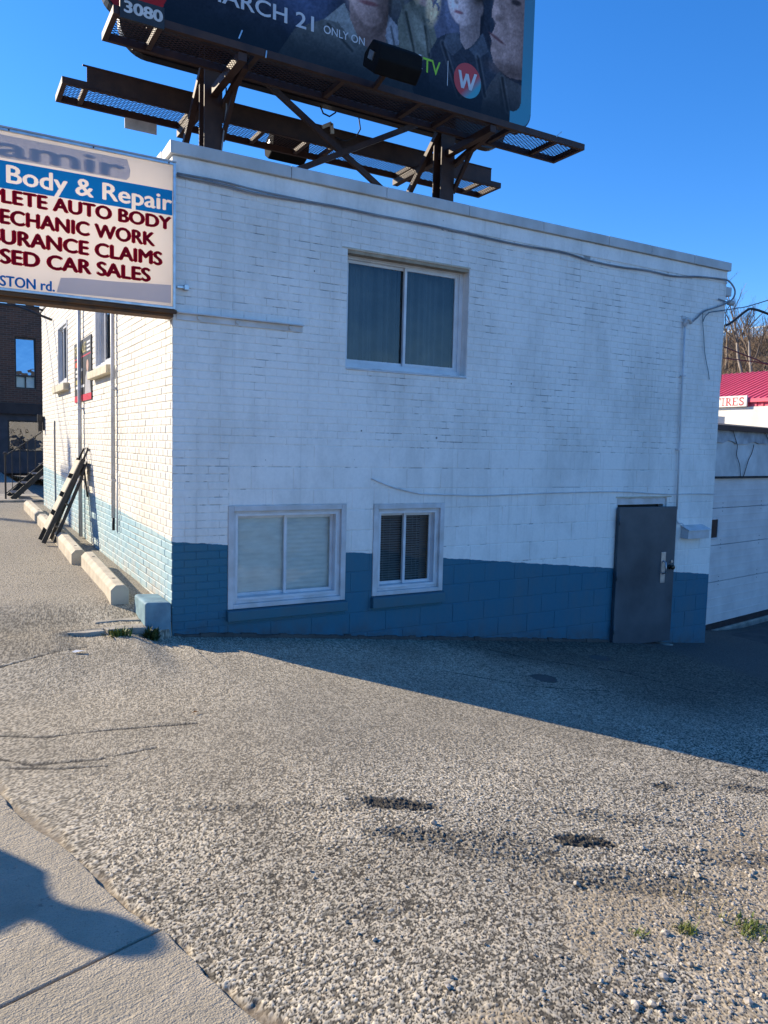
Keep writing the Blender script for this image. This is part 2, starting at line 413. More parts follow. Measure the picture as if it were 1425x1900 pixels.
tone = R1 * .55 + .25 * R2 + .2 * hash2((fx * 997).astype(np.int64), (fy * 991).astype(np.int64), 9)
tone = np.clip((tone - .5) * 1.5 + .5, 0, 1)
stone = np.stack([.33 + .47 * tone, .295 + .42 * tone, .225 + .34 * tone], 1)
warm = (R2 > .90)[:, None] * np.array([.015, -.01, -.03]); stone = np.clip(stone + warm, 0.03, .8)
binder = np.array([.024, .022, .019])
topf = np.where(dirt > .5, sstep((np.maximum(dome2, plate * (R2 > .45)) - .25) / .5), sstep((plate - .22) / .5) * (.30 + .70 * sstep((R1 - .12) / .3)))
cover = np.clip(topf * (1.0 - .18 * sstep((wear - .40) / .25)), 0, 1)[:, None]
colr = binder + (stone - binder) * cover
dirtc = np.stack([.25 + .38 * Q1, .205 + .325 * Q1, .140 + .245 * Q1], 1) * (.22 + .78 * topf[:, None])
colr = colr * (1 - dirt[:, None]) + dirtc * dirt[:, None]
mott = (.78 + .42 * fbm(fx, fy, .55, 20))[:, None]
colr = colr * mott
colr = colr * (1 - .88 * stain[:, None]) + np.array([.014, .014, .015]) * .88 * stain[:, None]
colr = colr * (1 - .8 * cracks[:, None]) + np.array([.03, .028, .025]) * .8 * cracks[:, None]
seamc = np.stack([.16 + .12 * Q1, .125 + .10 * Q1, .09 + .07 * Q1], 1)
colr = colr * (1 - .8 * seam[:, None]) + seamc * .8 * seam[:, None]
calm = (sstep((fy + 3.9) / 1.6) * .40 * (1 - dirt))[:, None]
meanc = np.array([.345, .305, .235]) * mott * (.9 + .2 * fbm(fx, fy, .035, 33))[:, None]
keepd = np.maximum(stain, cracks)[:, None]
colr = colr * (1 - calm * (1 - keepd)) + meanc * calm * (1 - keepd)
colr = colr * np.array([1.0, .985, .94])
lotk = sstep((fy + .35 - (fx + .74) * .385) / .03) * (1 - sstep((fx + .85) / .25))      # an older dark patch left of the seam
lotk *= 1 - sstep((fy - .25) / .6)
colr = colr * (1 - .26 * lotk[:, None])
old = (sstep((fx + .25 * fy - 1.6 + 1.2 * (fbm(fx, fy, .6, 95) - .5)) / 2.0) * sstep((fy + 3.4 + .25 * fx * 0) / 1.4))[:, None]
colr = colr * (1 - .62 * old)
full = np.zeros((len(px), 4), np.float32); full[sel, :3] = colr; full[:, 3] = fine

def grid_mesh(name, X, Y, Z, nx, ny):
    me = bpy.data.meshes.new(name)
    me.vertices.add(nx * ny); me.vertices.foreach_set('co', np.stack([X, Y, Z], 1).astype(np.float32).ravel())
    idx = np.arange(nx * ny, dtype=np.int32).reshape(ny, nx)
    q = np.stack([idx[:-1, :-1], idx[:-1, 1:], idx[1:, 1:], idx[1:, :-1]], -1).reshape(-1, 4)
    return me, q
def finish_quads(me, q):
    me.loops.add(q.size); me.loops.foreach_set('vertex_index', q.ravel())
    me.polygons.add(len(q)); me.polygons.foreach_set('loop_start', np.arange(0, q.size, 4, dtype=np.int32))
    me.polygons.foreach_set('loop_total', np.full(len(q), 4, np.int32))
    me.update(); me.validate()
me, q = grid_mesh('ground', px, py, H, nx, ny)
qc = np.stack([px[q].mean(1), py[q].mean(1)], 1)
inside = (qc[:, 0] > .25) & (qc[:, 0] < 6.7) & (qc[:, 1] > .25) & (qc[:, 1] < 9.0)
finish_quads(me, q[~inside])
at = me.attributes.new('stone', 'FLOAT_COLOR', 'POINT'); at.data.foreach_set('color', full.ravel())
def ground_mat():
    m, n, l, p = new_mat('aggregate_asphalt')
    a = n.new('ShaderNodeAttribute'); a.attribute_name = 'stone'
    g = n.new('ShaderNodeNewGeometry')
    vo = n.new('ShaderNodeTexVoronoi'); vo.inputs['Scale'].default_value = 75; l.new(g.outputs['Position'], vo.inputs['Vector'])
    f = ramp(n, l, vo.outputs['Distance'], .25, .75)
    far = mixc(n, l, f, (.47, .42, .335), (.13, .12, .10))
    big = ramp(n, l, noise(n, l, .8, 6), .35, .7)
    far = mixc(n, l, math_n(n, l, 'MULTIPLY', big, .30), far, (.17, .16, .14))
    sxy = n.new('ShaderNodeSeparateXYZ'); l.new(g.outputs['Position'], sxy.inputs[0])
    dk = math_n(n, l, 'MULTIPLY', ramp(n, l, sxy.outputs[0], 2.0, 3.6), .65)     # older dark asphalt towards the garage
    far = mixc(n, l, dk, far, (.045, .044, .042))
    w = math_n(n, l, 'MULTIPLY', a.outputs['Alpha'], 1.0)
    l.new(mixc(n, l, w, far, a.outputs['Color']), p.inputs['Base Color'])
    p.inputs['Roughness'].default_value = .85; p.inputs['Specular IOR Level'].default_value = .25
    hh = math_n(n, l, 'MULTIPLY', vo.outputs['Distance'], math_n(n, l, 'SUBTRACT', 1.0, w))
    b1 = bump(n, l, hh, .7, -.01)
    l.new(bump(n, l, noise(n, l, 420, 3), .35, .0015, b1), p.inputs['Normal'])
    return m
M['ground'] = ground_mat(); me.materials.append(M['ground'])
ground = struct(link('ground', me))

def hz(x, y): return float(height(np.array([x]), np.array([y]))[0])

# pavement slabs along the street
def slab_mat():
    m, n, l, p = new_mat('pavement_concrete')
    f = ramp(n, l, noise(n, l, 3, 8, .65), .3, .7)
    c = mixc(n, l, f, (.52, .45, .34), (.36, .315, .235))
    sp = ramp(n, l, noise(n, l, 170, 3), .54, .70)
    c = mixc(n, l, math_n(n, l, 'MULTIPLY', sp, .5), c, (.16, .145, .12))
    pit = ramp(n, l, noise(n, l, 34, 3), .64, .72); c = mixc(n, l, math_n(n, l, 'MULTIPLY', pit, .5), c, (.13, .12, .10))
    l.new(c, p.inputs['Base Color']); p.inputs['Roughness'].default_value = .9; p.inputs['Specular IOR Level'].default_value = .2
    ang = math.atan2(EN[1], EN[0])
    g = n.new('ShaderNodeNewGeometry'); mp = n.new('ShaderNodeMapping'); mp.vector_type = 'TEXTURE'; mp.inputs['Rotation'].default_value = (0, 0, ang)
    l.new(g.outputs['Position'], mp.inputs[0])
    br = noise(n, l, 60, 4, .6, vec=mp.outputs[0], stretch=(.10, 1.6, 1))
    hh = math_n(n, l, 'ADD', math_n(n, l, 'MULTIPLY', br, .7), math_n(n, l, 'ADD', noise(n, l, 130, 4), noise(n, l, 35, 5)))
    l.new(bump(n, l, hh, 1.0, .010), p.inputs['Normal'])
    return m
M['slab'] = slab_mat()
walk = bpy.data.objects.new('pavement', None); COL.objects.link(walk); struct(walk); walk.location = (-1.8, -3.5, 0)
t_j = (np.array((-1.047, -3.954)) - E0) @ ED
for k in range(-9, 3):
    a0 = t_j + 1.5 * k + .006; a1 = t_j + 1.5 * (k + 1) - .006
    b = MB(); nseg = 26
    top = []
    for i in range(nseg + 1):                       # ragged yard-side edge
        t = a0 + (a1 - a0) * i / nseg
        r = (.010 * math.sin(7.3 * t + k) + random.uniform(-.006, .006)) - .012 * (abs(t - t_j) < .02)
        top.append(E0 + ED * t + EN * (r + (.0)))
    poly = [(q_[0], q_[1], -.10) for q_ in top] + [tuple((E0 + ED * a1 + EN * 1.6)) + (-.10,), tuple((E0 + ED * a0 + EN * 1.6)) + (-.10,)]
    sink = random.uniform(-.004, .004)
    b.prism(poly, (0, 0, .112 + sink))
    b.build('slab', M['slab'], walk, bevel=.006)

# ------------------------------------------------------------------ the painted building
BW, BL, BT = 6.97, 9.22, 4.065
bld = thing('painted_building', 'two storey white and blue painted brick building with a flat roof', 'building', (0, 0, 0))
TF = Matrix.Identity(4)                                # front frame: x right, y inward, z up
TL = Matrix(((0, 1, 0, 0), (-1, 0, 0, 0), (0, 0, 1, 0), (0, 0, 0, 1)))   # side wall frame: local x = -world y, local y = world x
UPW = (1.603, 2.980, 2.388, 3.457); W1 = (.486, 1.640, .190, 1.106); W2 = (1.938, 2.762, .198, 1.098); DR = (5.225, 6.085, -1.1, 1.115)
LWN = (-3.57, -2.50, 2.49, 3.43); LWF = (-6.96, -5.95, 2.49, 3.42)

def wall_core(u0, u1, z0, z1, ops, T, mat, name, d0=.0042, d1=.22):
    us = sorted({u0, u1, *[o[0] for o in ops], *[o[1] for o in ops]}); zs = sorted({z0, z1, *[o[2] for o in ops], *[o[3] for o in ops]})
    us = [u for u in us if u0 <= u <= u1]; zs = [z for z in zs if z0 <= z <= z1]
    b = MB()
    for a, c in zip(us[:-1], us[1:]):
        for e, f in zip(zs[:-1], zs[1:]):
            m_, k_ = (a + c) / 2, (e + f) / 2
            if any(o[0] < m_ < o[1] and o[2] < k_ < o[3] for o in ops): continue
            b.quad((a, d0, e), (c, d0, e), (c, d0, f), (a, d0, f)); b.quad((a, d1, e), (a, d1, f), (c, d1, f), (c, d1, e))
    njamb = len(b.f)
    for o in ops:
        a, c, e, f = o; e = max(e, z0)
        b.quad((a, d0, e), (a, d0, f), (a, d1, f), (a, d1, e)); b.quad((c, d0, e), (c, d1, e), (c, d1, f), (c, d0, f))
        b.quad((a, d0, f), (c, d0, f), (c, d1, f), (a, d1, f))
        if o[2] > z0: b.quad((a, d0, e), (a, d1, e), (c, d1, e), (c, d0, e))
    me = bpy.data.meshes.new(name); me.from_pydata([tuple(T @ Vector(q_)) for q_ in b.v], [], b.f); me.update(); me.materials.append(mat); me.materials.append(M['paint'])
    for i in range(njamb, len(b.f)): me.polygons[i].material_index = 1
    return link(name, me, bld)

f_ops = [UPW, W1, W2, DR]; l_ops = [LWN, LWF]
wall_f = wall_core(.0, BW, -1.15, 3.962, f_ops, TF, M['paint_joint'], 'front_wall')
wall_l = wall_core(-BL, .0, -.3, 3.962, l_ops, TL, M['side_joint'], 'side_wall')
wall_f['label'] = 'shaded front wall, white above a blue base'; wall_l['label'] = 'sunlit side wall, white above a blue base lightened for the sun'
b = MB(); b.box(BW - .2, BW - .004, .01, BL, -1.15, 3.96); b.build('end_wall', M['paint'], bld)
b = MB(); b.box(.22, BW - .2, BL - .2, BL - .003, -1.1, 3.96); b.build('rear_wall', M['paint'], bld)
b = MB(); b.box(.20, BW - .2, .2, BL - .2, 3.72, 3.90); roof = b.build('roof', M['roofing'], bld)
# smooth painted band under the coping
b = MB(); b.box(.002, BW, -.004, .02, 3.812, 3.955); b.build('bond_beam', M['paint'], bld, bevel=.004)
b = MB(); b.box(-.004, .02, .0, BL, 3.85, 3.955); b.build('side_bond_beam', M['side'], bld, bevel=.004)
# coping in folded metal lengths with lap seams
cx_ = [-.03, 1.02, 1.98, 2.93, 3.90, 4.86, 5.55, 6.30, 7.0]
for a, c in zip(cx_[:-1], cx_[1:]):
    b = MB(); e = random.uniform(0, .003)
    b.prism([(a + .002, -.034 - e, 3.962), (a + .002, -.034 - e, 4.060), (a + .002, -.02, 4.066 + e), (a + .002, .25, 4.050), (a + .002, .25, 3.962)], (c - a - .004, 0, 0))
    b.build('coping', M['coping'], bld, bevel=.004)
ly = [.26, 2.0, 3.9, 5.8, 7.6, 9.25]
for a, c in zip(ly[:-1], ly[1:]):
    b = MB(); b.box(-.03, .25, a + .002, c - .002, 3.962, 4.063); b.build('coping', M['coping'], bld, bevel=.004)
b = MB(); b.box(BW - .22, BW + .03, .26, 9.25, 3.962, 4.062); b.build('coping', M['coping'], bld, bevel=.004)

# masonry pieces
def pieces(u0, u1, zlist, lens, ops, stagger=.5, joint=.0065, ju=.0026):
    """(u0,u1,z0,z1) of every brick, cut at the openings"""
    out = []
    for r, (z0, z1) in enumerate(zlist):
        L = lens(r, z0) if callable(lens) else lens
        u = u0 - (L * stagger if r % 2 else 0)
        while u < u1:
            a, c = max(u, u0) + ju / 2, min(u + L, u1) - ju / 2
            segs = [(a, c)] if c - a > .03 else []
            for o in ops:
                if o[2] < z1 - .012 and o[3] > z0 + .012:
                    nseg = []
                    for s_, t_ in segs:
                        p0_, p1_ = max(s_, o[0]), min(t_, o[1])
                        if p1_ - p0_ > .03 and o[3] < z1 - .03: out.append((p0_ + .001, p1_ - .001, o[3] + .003, z1 - joint / 2))
                        if p1_ - p0_ > .03 and o[2] > z0 + .03: out.append((p0_ + .001, p1_ - .001, z0 + joint / 2, o[2] - .003))
                    for s_, t_ in segs:
                        if t_ <= o[0] or s_ >= o[1]: nseg.append((s_, t_)); continue
                        if o[0] - s_ > .03: nseg.append((s_, o[0] - .002))
                        if t_ - o[1] > .03: nseg.append((o[1] + .002, t_))
                    segs = nseg
            out += [(s_, t_, z0 + joint / 2, z1 - joint / 2) for s_, t_ in segs]
            u += L
    return out
CH = .0667
zb_up = [(1.65 + CH * i, 1.65 + CH * (i + 1)) for i in range(33) if 1.65 + CH * (i + 1) < 3.83]
zb_lo = [(1.65 - CH * (i + 1), 1.65 - CH * i) for i in range(26)]
zk = [(1.65 - .2 * (i + 1), 1.65 - .2 * i) for i in range(13)]
TOOTH = .49
front_bricks = pieces(.0, BW, zb_up, .204, f_ops) + pieces(.0, TOOTH - .003, zb_lo, .204, f_ops)
blocks = [p_ for p_ in pieces(TOOTH, BW, zk, .403, f_ops, joint=.007) if p_[3] > hz((p_[0] + p_[1]) / 2, -.1) - .02]
def left_len(r, z): return .155 if 1.30 < z < 1.78 else (.30 if z >= 1.78 else (.205 if z > .8 else .23))
zl = [(.12 + CH * i, .12 + CH * (i + 1)) for i in range(56) if .12 + CH * (i + 1) < 3.87]
left_bricks = pieces(-BL, .0, zl, left_len, l_ops, joint=.009, ju=.007)

def cham(w, h, dep, ch):
    v = [(0, dep, 0), (w, dep, 0), (w, dep, h), (0, dep, h), (ch, 0, ch), (w - ch, 0, ch), (w - ch, 0, h - ch), (ch, 0, h - ch),
         (0, ch * .8, 0), (w, ch * .8, 0), (w, ch * .8, h), (0, ch * .8, h)]
    f = [(4, 5, 6, 7)] + [(8 + i, 8 + (i + 1) % 4, 4 + (i + 1) % 4, 4 + i) for i in range(4)] + [(i, (i + 1) % 4, 8 + (i + 1) % 4, 8 + i) for i in range(4)]
    return v, f
_bm = {}
def piece_mesh(kind, w, h, dep, ch, mat):
    key = (kind, round(w, 3), round(h, 3))
    if key not in _bm:
        v, f = cham(w, h, dep, ch); me = bpy.data.meshes.new(kind); me.from_pydata(v, [], f); me.update(); me.materials.append(mat); _bm[key] = me
    return _bm[key]
inv = cam.matrix_world.inverted()
def shown(p_, T):
    """rough picture area of a piece"""
    c = [inv @ (T @ Vector(q_)) for q_ in ((p_[0], 0, p_[2]), (p_[1], 0, p_[2]), (p_[1], 0, p_[3]))]
    s2 = [(q_.x / -q_.z, q_.y / -q_.z) for q_ in c]
    if not (-.5 < s2[1][0] < .5 and abs(s2[1][1]) < .66): return 0
    return abs((s2[1][0] - s2[0][0]) * (s2[2][1] - s2[1][1]))
allb = [(shown(p_, TF), p_, 0) for p_ in front_bricks] + [(shown(p_, TL), p_, 1) for p_ in left_bricks]
# bricks of the side wall hidden behind the box sign do not show
allb.sort(key=lambda t: -t[0])
def add_piece(kind, p_, side, dep, ch, jit):
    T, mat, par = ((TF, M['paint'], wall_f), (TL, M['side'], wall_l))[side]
    o = bpy.data.objects.new(kind, piece_mesh(kind + str(side), p_[1] - p_[0], p_[3] - p_[2], dep, ch, mat)); COL.objects.link(o)
    o.parent = par; loc = T @ Vector((p_[0], random.uniform(-jit, jit), p_[2])); o.location = loc
    o.rotation_euler = (random.uniform(-.01, .01), 0, (-math.pi / 2 if side else 0))
for a_, p_, side in allb[:300]: add_piece('brick', p_, side, .012, .0035 if not side else .0045, .0012)
for p_ in blocks: add_piece('block', p_, 0, .012, .004, .001)
for side, nm in ((0, 'brickwork'), (1, 'brickwork')):
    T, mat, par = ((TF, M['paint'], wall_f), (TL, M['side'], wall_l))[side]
    V, F = [], []
    for a_, p_, s_ in allb[300:]:
        if s_ != side: continue
        v, f = cham(p_[1] - p_[0], p_[3] - p_[2], .012, .0035 if not side else .0045); b0 = len(V); dj = random.uniform(-.0014, .0014)
        V += [tuple(T @ Vector((x + p_[0], y + dj, z + p_[2]))) for x, y, z in v]; F += [tuple(i + b0 for i in q_) for q_ in f]
    me = bpy.data.meshes.new(nm); me.from_pydata(V, [], F); me.update(); me.materials.append(mat)
    o = link(nm, me, par); o['kind'] = 'stuff'

b = MB()
for i in range(70):
    x0_ = .02 + i * .0738; x1_ = x0_ + .0738; k0 = hz(x0_, -.05); k1 = hz(x1_, -.05); h_ = .020 + .018 * random.random(); d_ = .018 + .014 * random.random()
    b.prism([(x0_, -d_, k0 - .06), (x0_, -d_ * .8, k0 + h_), (x0_, .004, k0 + h_ + .008), (x0_, .004, k0 - .06)], (x1_ - x0_, 0, k1 - k0))
b.build('footing', M['roofing'], bld)
# windows: frame mesh with sashes, panes, sill and what hangs behind the glass
def frame_ring(b, x0, x1, z0, z1, y0, y1, w, wb=None):
    wb = wb or w
    b.box(x0, x0 + w, y0, y1, z0, z1); b.box(x1 - w, x1, y0, y1, z0, z1)
    b.box(x0 + w, x1 - w, y0, y1, z1 - w, z1); b.box(x0 + w, x1 - w, y0, y1, z0, z0 + wb)
def window(op, T, label, hang, rec=.085, trim=0.0, sill=None, split=.5, sw=.028, curtain_mats=None, fmat='alu'):
    x0, x1, z0, z1 = op
    if trim:
        b = MB(); frame_ring(b, x0, x1, z0, z1, -.012, .10, trim, trim * .8)
        frame_ring(b, x0 + trim, x1 - trim, z0 + trim * .8, z1 - trim, .018, .10, trim * .55)
        wn_ = b.build('window', M['trim'], bld, T, bevel=.004)
        k = trim * 1.5; x0 += k; x1 -= k; z0 += k * .9; z1 -= k
        b = MB(); frame_ring(b, x0, x1, z0, z1, rec - .04, rec + .07, .022); b.build('frame', M[fmat], wn_, T, bevel=.002)
        k = .022
    else:
        b = MB(); frame_ring(b, x0 + .001, x1 - .001, z0 + .001, z1 - .001, rec, rec + .09, .045); wn_ = b.build('window', M[fmat], bld, T, bevel=.003)
        b = MB(); frame_ring(b, x0 + .045, x1 - .045, z0 + .045, z1 - .045, rec + .02, rec + .09, .014); b.build('track', M[fmat], wn_, T, bevel=.002)
        k = .059
    wn_['label'] = label
    x0 += k; x1 -= k; z0 += k; z1 -= k
    xm = x0 + (x1 - x0) * split
    for a, c, yy in ((x0, xm + sw * .6, rec + .050), (xm - sw * .6, x1, rec + .022)):
        b = MB(); frame_ring(b, a, c, z0, z1, yy, yy + .024, sw); b.build('sash', M[fmat], wn_, T, bevel=.002)
        b = MB(); b.quad((a + sw, yy + .012, z0 + sw), (c - sw, yy + .012, z0 + sw), (c - sw, yy + .012, z1 - sw), (a + sw, yy + .012, z1 - sw))
        b.build('pane', M['glass'], wn_, T)
    if sill:
        sx0, sx1, sz0, sz1, pr, sm = sill
        b = MB(); b.prism([(sx0, .05, sz0), (sx0, -pr, sz0), (sx0, -pr, sz1 - .012), (sx0, .05, sz1)], (sx1 - sx0, 0, 0)); b.build('sill', M[sm], wn_, T, bevel=.006)
    hang(x0, x1, z0, z1, rec + (.13 if hang is curtains else .10), xm, wn_, T)
    b = MB(); b.quad((x0 - .2, rec + .55, z0 - .2), (x1 + .2, rec + .55, z0 - .2), (x1 + .2, rec + .55, z1 + .2), (x0 - .2, rec + .55, z1 + .2))
    b.build('room_back', M['dark_int'], wn_, T)
    return wn_
def curtains(x0, x1, z0, z1, y, xm, par, T):
    for a, c, ph in ((x0 - .05, xm - .02, 0.), (xm + .0, x1 + .03, 1.7)):
        n_ = 90; b = MB()
        for i in range(n_ + 1):
            t = i / n_; x = a + (c - a) * t; w = .030 * math.sin(t * 36 + ph + 2 * math.sin(t * 7)) + .018 * math.sin(t * 15 + 2 * ph) + .010 * math.sin(t * 83)
            for z in (z0 - .05, (z0 + z1) / 2, z1 + .05): b.v.append((x, y + .04 + w * (1.15 if z < z1 else .6), z))
        for i in range(n_):
            for k in (0, 1): j = i * 3 + k; b.f.append((j, j + 3, j + 4, j + 1))
        b.build('curtain', M['curtain'], par, T, smooth=True)
def blinds(mats, gapx=0.0, pitch=.024, tilt=.7):
    def fn(x0, x1, z0, z1, y, xm, par, T):
        for i, (a, c) in enumerate(((x0 - .02, xm + .0), (xm + .005, x1 + .0))):
            b = MB(); z = z1
            while z > z0 - .02:
                s_, c_ = math.sin(tilt) * .0135, math.cos(tilt) * .0135; e = random.uniform(-.0012, .0012)
                b.quad((a, y - c_, z - s_ + e), (c - gapx, y - c_, z - s_ - e), (c - gapx, y + c_, z + s_ - e), (a, y + c_, z + s_ + e)); z -= pitch
            for xx in (a + .12, c - .14): b.box(xx, xx + .003, y - .016, y - .014, z0, z1)
            b.build('blind', M[mats[i]], par, T)
    return fn
def shades(x0, x1, z0, z1, y, xm, par, T):
    for a, c, ph in ((x0 - .02, xm, 0.), (xm + .005, x1, 2.1)):
        nx_, nz_ = 40, 60; b = MB()
        for j in range(nz_ + 1):
            z = z0 - .02 + (z1 - z0 + .04) * j / nz_
            for i in range(nx_ + 1):
                x = a + (c - a) * i / nx_
                b.v.append((x, y - .03 + .0035 * math.sin(z * 150) * (1 if ph else .35) + .004 * math.sin(x * 23 + z * 9 + ph) + .003 * math.sin(z * 31 + 4 * math.sin(x * 6 + ph)), z))
        for j in range(nz_):
            for i in range(nx_): k = j * (nx_ + 1) + i; b.f.append((k, k + 1, k + nx_ + 2, k + nx_ + 1))
        b.build('shade', M['shade'], par, T, smooth=True)
w_up = window(UPW, TF, 'upper front window with sheer blue curtains', curtains, rec=.10, split=.515, sill=(1.603, 2.98, 2.36, 2.39, .012, 'trim'))
w_lo = window(W1, TF, 'lower front window with pale closed blinds', shades, trim=.05, rec=.06, sill=(.474, 1.652, .088, .190, .055, 'sill_blue'))
w_na = window(W2, TF, 'narrow lower front window with grey blinds', blinds(('blind_dark', 'blind_dark'), tilt=.55), trim=.05, rec=.06, sill=(1.928, 2.772, .082, .198, .055, 'sill_blue'))
window(LWN, TL, 'nearer window of the side wall', blinds(('blind_side', 'blind_side'), tilt=1.2), rec=-.012, sill=(-3.70, -2.45, 2.385, 2.488, .085, 'sill_side'))
window(LWF, TL, 'farther window of the side wall', blinds(('blind_side', 'blind_side'), tilt=1.2), rec=-.012, sill=(-7.10, -5.80, 2.375, 2.488, .085, 'sill_side'))
# rust stained head flashing above the upper window, thin brick reveal
b = MB(); b.box(UPW[0] + .002, UPW[1] - .002, .010, .098, UPW[3] - .035, UPW[3] - .002); b.build('window_head', pm('stained_head', (.42, .34, .24), (.30, .23, .15), 9, .8, .3, 40), bld)
b = MB(); b.box(UPW[0] - .06, UPW[1] + .01, -.003, .008, UPW[3] + .001, UPW[3] + .012); b.build('lintel_edge', M['sill_side'], bld)

# door: opening with frame head and an outward leaf standing a touch ajar
b = MB(); b.box(5.227, 6.083, .02, .16, 1.035, 1.113); b.box(5.227, 5.262, .02, .16, -.9, 1.035); b.box(6.048, 6.083, .02, .16, -.9, 1.035)
b.build('door_frame', M['trim'], bld, bevel=.004)
b = MB(); b.box(5.262, 6.048, .10, .13, -.9, 1.035); b.build('door_backing', M['dark_int'], bld)
b = MB(); b.box(5.20, 6.16, -.006, .03, 1.122, 1.135); b.build('door_lintel', M['sill_side'], bld)
TD = Matrix.Translation((5.214, -.016, 0)) @ Matrix.Rotation(rad(-3.0), 4, 'Z')
b = MB(); b.box(0, .945, -.040, 0, -.66, 1.012); door = b.build('door', M['door'], bld, TD, bevel=.004); door['label'] = 'dark steel door standing slightly ajar'
b = MB(); b.box(.715, .79, -.046, -.040, .075, .455); plate = b.build('handle_plate', M['steel'], door, TD, bevel=.002)
b = MB(); b.tube([(.752, -.044, .19), (.752, -.085, .205), (.752, -.090, .26), (.752, -.085, .33), (.752, -.044, .345)], .011, 8); b.build('pull_handle', M['steel'], door, TD, smooth=True)
b = MB(); b.lathe([(.030, -.040), (.030, -.050), (.016, -.055), (.016, -.075), (.030, -.082), (.030, -.10), (.016, -.108)], (.868, 0, .268), 16, 'Y'); b.build('knob', M['dark_metal'], door, TD, smooth=True)
b = MB(); b.lathe([(.018, -.040), (.018, -.052)], (.892, 0, .335), 14, 'Y'); b.build('lock_cylinder', M['steel'], door, TD)
for z in (-.45, .2, .85):
    b = MB(); b.tube([(.0, -.046, z - .05), (.0, -.046, z + .05)], .011, 8); b.build('hinge', M['door'], door, TD, smooth=True)
b = MB(); b.box(5.21, 6.16, -.16, .05, -.95, -.70); b.build('door_step', M['concrete_grey'], bld, bevel=.01)
# rooftop vent pipe
b = MB(); b.lathe([(.05, 3.88), (.05, 4.30), (.065, 4.30), (.065, 4.37), (.02, 4.40)], (1.15, 1.35, 0), 16); b.build('roof_vent', M['coping'], bld, smooth=False)

# pieces fixed to the front wall
def cable(name, pts, r, mat, label, n=6, cat='cable', sub=6, group=None):
    P = [Vector(p_) for p_ in pts]; out = []
    for i in range(len(P) - 1):
        p0, p1, p2, p3 = P[max(i - 1, 0)], P[i], P[i + 1], P[min(i + 2, len(P) - 1)]
        for k in range(sub):
            t = k / sub; out.append(.5 * ((2 * p1) + (p2 - p0) * t + (2 * p0 - 5 * p1 + 4 * p2 - p3) * t * t + (3 * p1 - p0 - 3 * p2 + p3) * t ** 3))
    out.append(P[-1])
    return tag(MB().tube(out, r, n).build(name, mat, smooth=True), label, cat, group)
top = [(.03, -.02, 3.80), (.44, -.03, 3.79), (.68, -.03, 3.775), (1.13, -.022, 3.79), (1.5, -.022, 3.80), (1.9, -.022, 3.795), (2.4, -.022, 3.80), (2.8, -.022, 3.795), (3.5, -.022, 3.78), (4.2, -.022, 3.79),
       (4.6, -.022, 3.76), (5.05, -.022, 3.755), (5.5, -.022, 3.775), (5.95, -.022, 3.77), (6.4, -.022, 3.82), (6.8, -.022, 3.845)]
cable('wall_cable', top + [(6.95, -.04, 3.835), (7.05, -.06, 3.74), (7.04, -.06, 3.64), (6.94, -.05, 3.565), (6.74, -.04, 3.487), (6.54, -.03, 3.42), (6.40, -.03, 3.32), (6.30, -.03, 3.25)], .0105, M['wall_cable'], 'grey cable running under the coping of the front wall')
cable('wall_cable', [(.03, -.02, 3.815), (.40, -.035, 3.815), (.70, -.035, 3.80), (1.10, -.02, 3.80), (1.16, -.012, 3.80)], .008, M['wall_cable'], 'short loose cable sagging under the coping beside the box sign')
cable('wall_cable', [(1.90, -.014, 1.346), (2.14, -.014, 1.262), (2.40, -.018, 1.205), (2.52, -.018, 1.19), (2.9, -.016, 1.178), (3.26, -.016, 1.168), (4.0, -.016, 1.185), (4.6, -.016, 1.193), (5.24, -.016, 1.195), (5.8, -.016, 1.17), (6.18, -.016, 1.155), (6.6, -.016, 1.16), (6.96, -.016, 1.15)], .0065, M['trim'], 'thin painted cable crossing the front wall above the door')
cd = thing('conduit', 'painted vertical conduit with an elbow near the right corner', 'conduit', (6.2, -.03, .97))
MB().tube([(6.196, -.03, 3.20), (6.21, -.03, 2.3), (6.225, -.03, 1.6), (6.24, -.03, .97)], .012, 10).build('pipe', M['trim'], cd, smooth=True)
MB().tube([(6.196, -.03, 3.20), (6.19, -.035, 3.25), (6.20, -.05, 3.285), (6.24, -.06, 3.28), (6.27, -.06, 3.24)], .021, 10).build('weather_elbow', M['trim'], cd, smooth=True)
b = MB(); b.box(6.165, 6.225, -.012, 0, 3.29, 3.33); b.build('clip', M['trim'], cd)
for z in (2.6, 1.7): MB().box(6.19, 6.245, -.05, -.001, z, z + .02).build('clip', M['trim'], cd)
cable('wall_cable', [(6.24, -.03, .98), (6.23, -.03, .92), (6.235, -.03, .86), (6.28, -.03, .80), (6.34, -.04, .79), (6.37, -.05, .76)], .007, M['trim'], 'short white cable from conduit foot to sloping hood box')
hb = thing('vent_hood', 'white hood box with a sloping lid right of the door', 'hood', (6.58, 0, .6))
b = MB(); b.prism([(6.375, -.002, .60), (6.375, -.115, .60), (6.375, -.115, .70), (6.375, -.002, .745)], (.40, 0, 0)); b.build('body', M['trim'], hb, bevel=.004)
b = MB(); b.prism([(6.365, .0, .752), (6.365, -.135, .700), (6.365, -.135, .712), (6.365, .0, .766)], (.42, 0, 0)); b.build('lid', M['trim'], hb, bevel=.002)
br = thing('steel_bracket', 'white painted steel angle bolted to the wall beside the box sign', 'bracket', (.6, 0, 2.69))
b = MB(); b.box(.03, 1.158, -.012, -.001, 2.655, 2.715); b.box(.03, 1.158, -.05, -.012, 2.706, 2.715); b.build('angle', M['trim'], br)
for x in (.22, .55, .62 + .42):
    MB().lathe([(.018, -.030), (.018, -.012)], (x, 0, 2.682), 8, 'Y').build('bolt', M['coping'], br)
cl = thing('cable_clamp', 'small steel clamp on the wall right of the box sign', 'clamp', (.1, 0, 2.9))
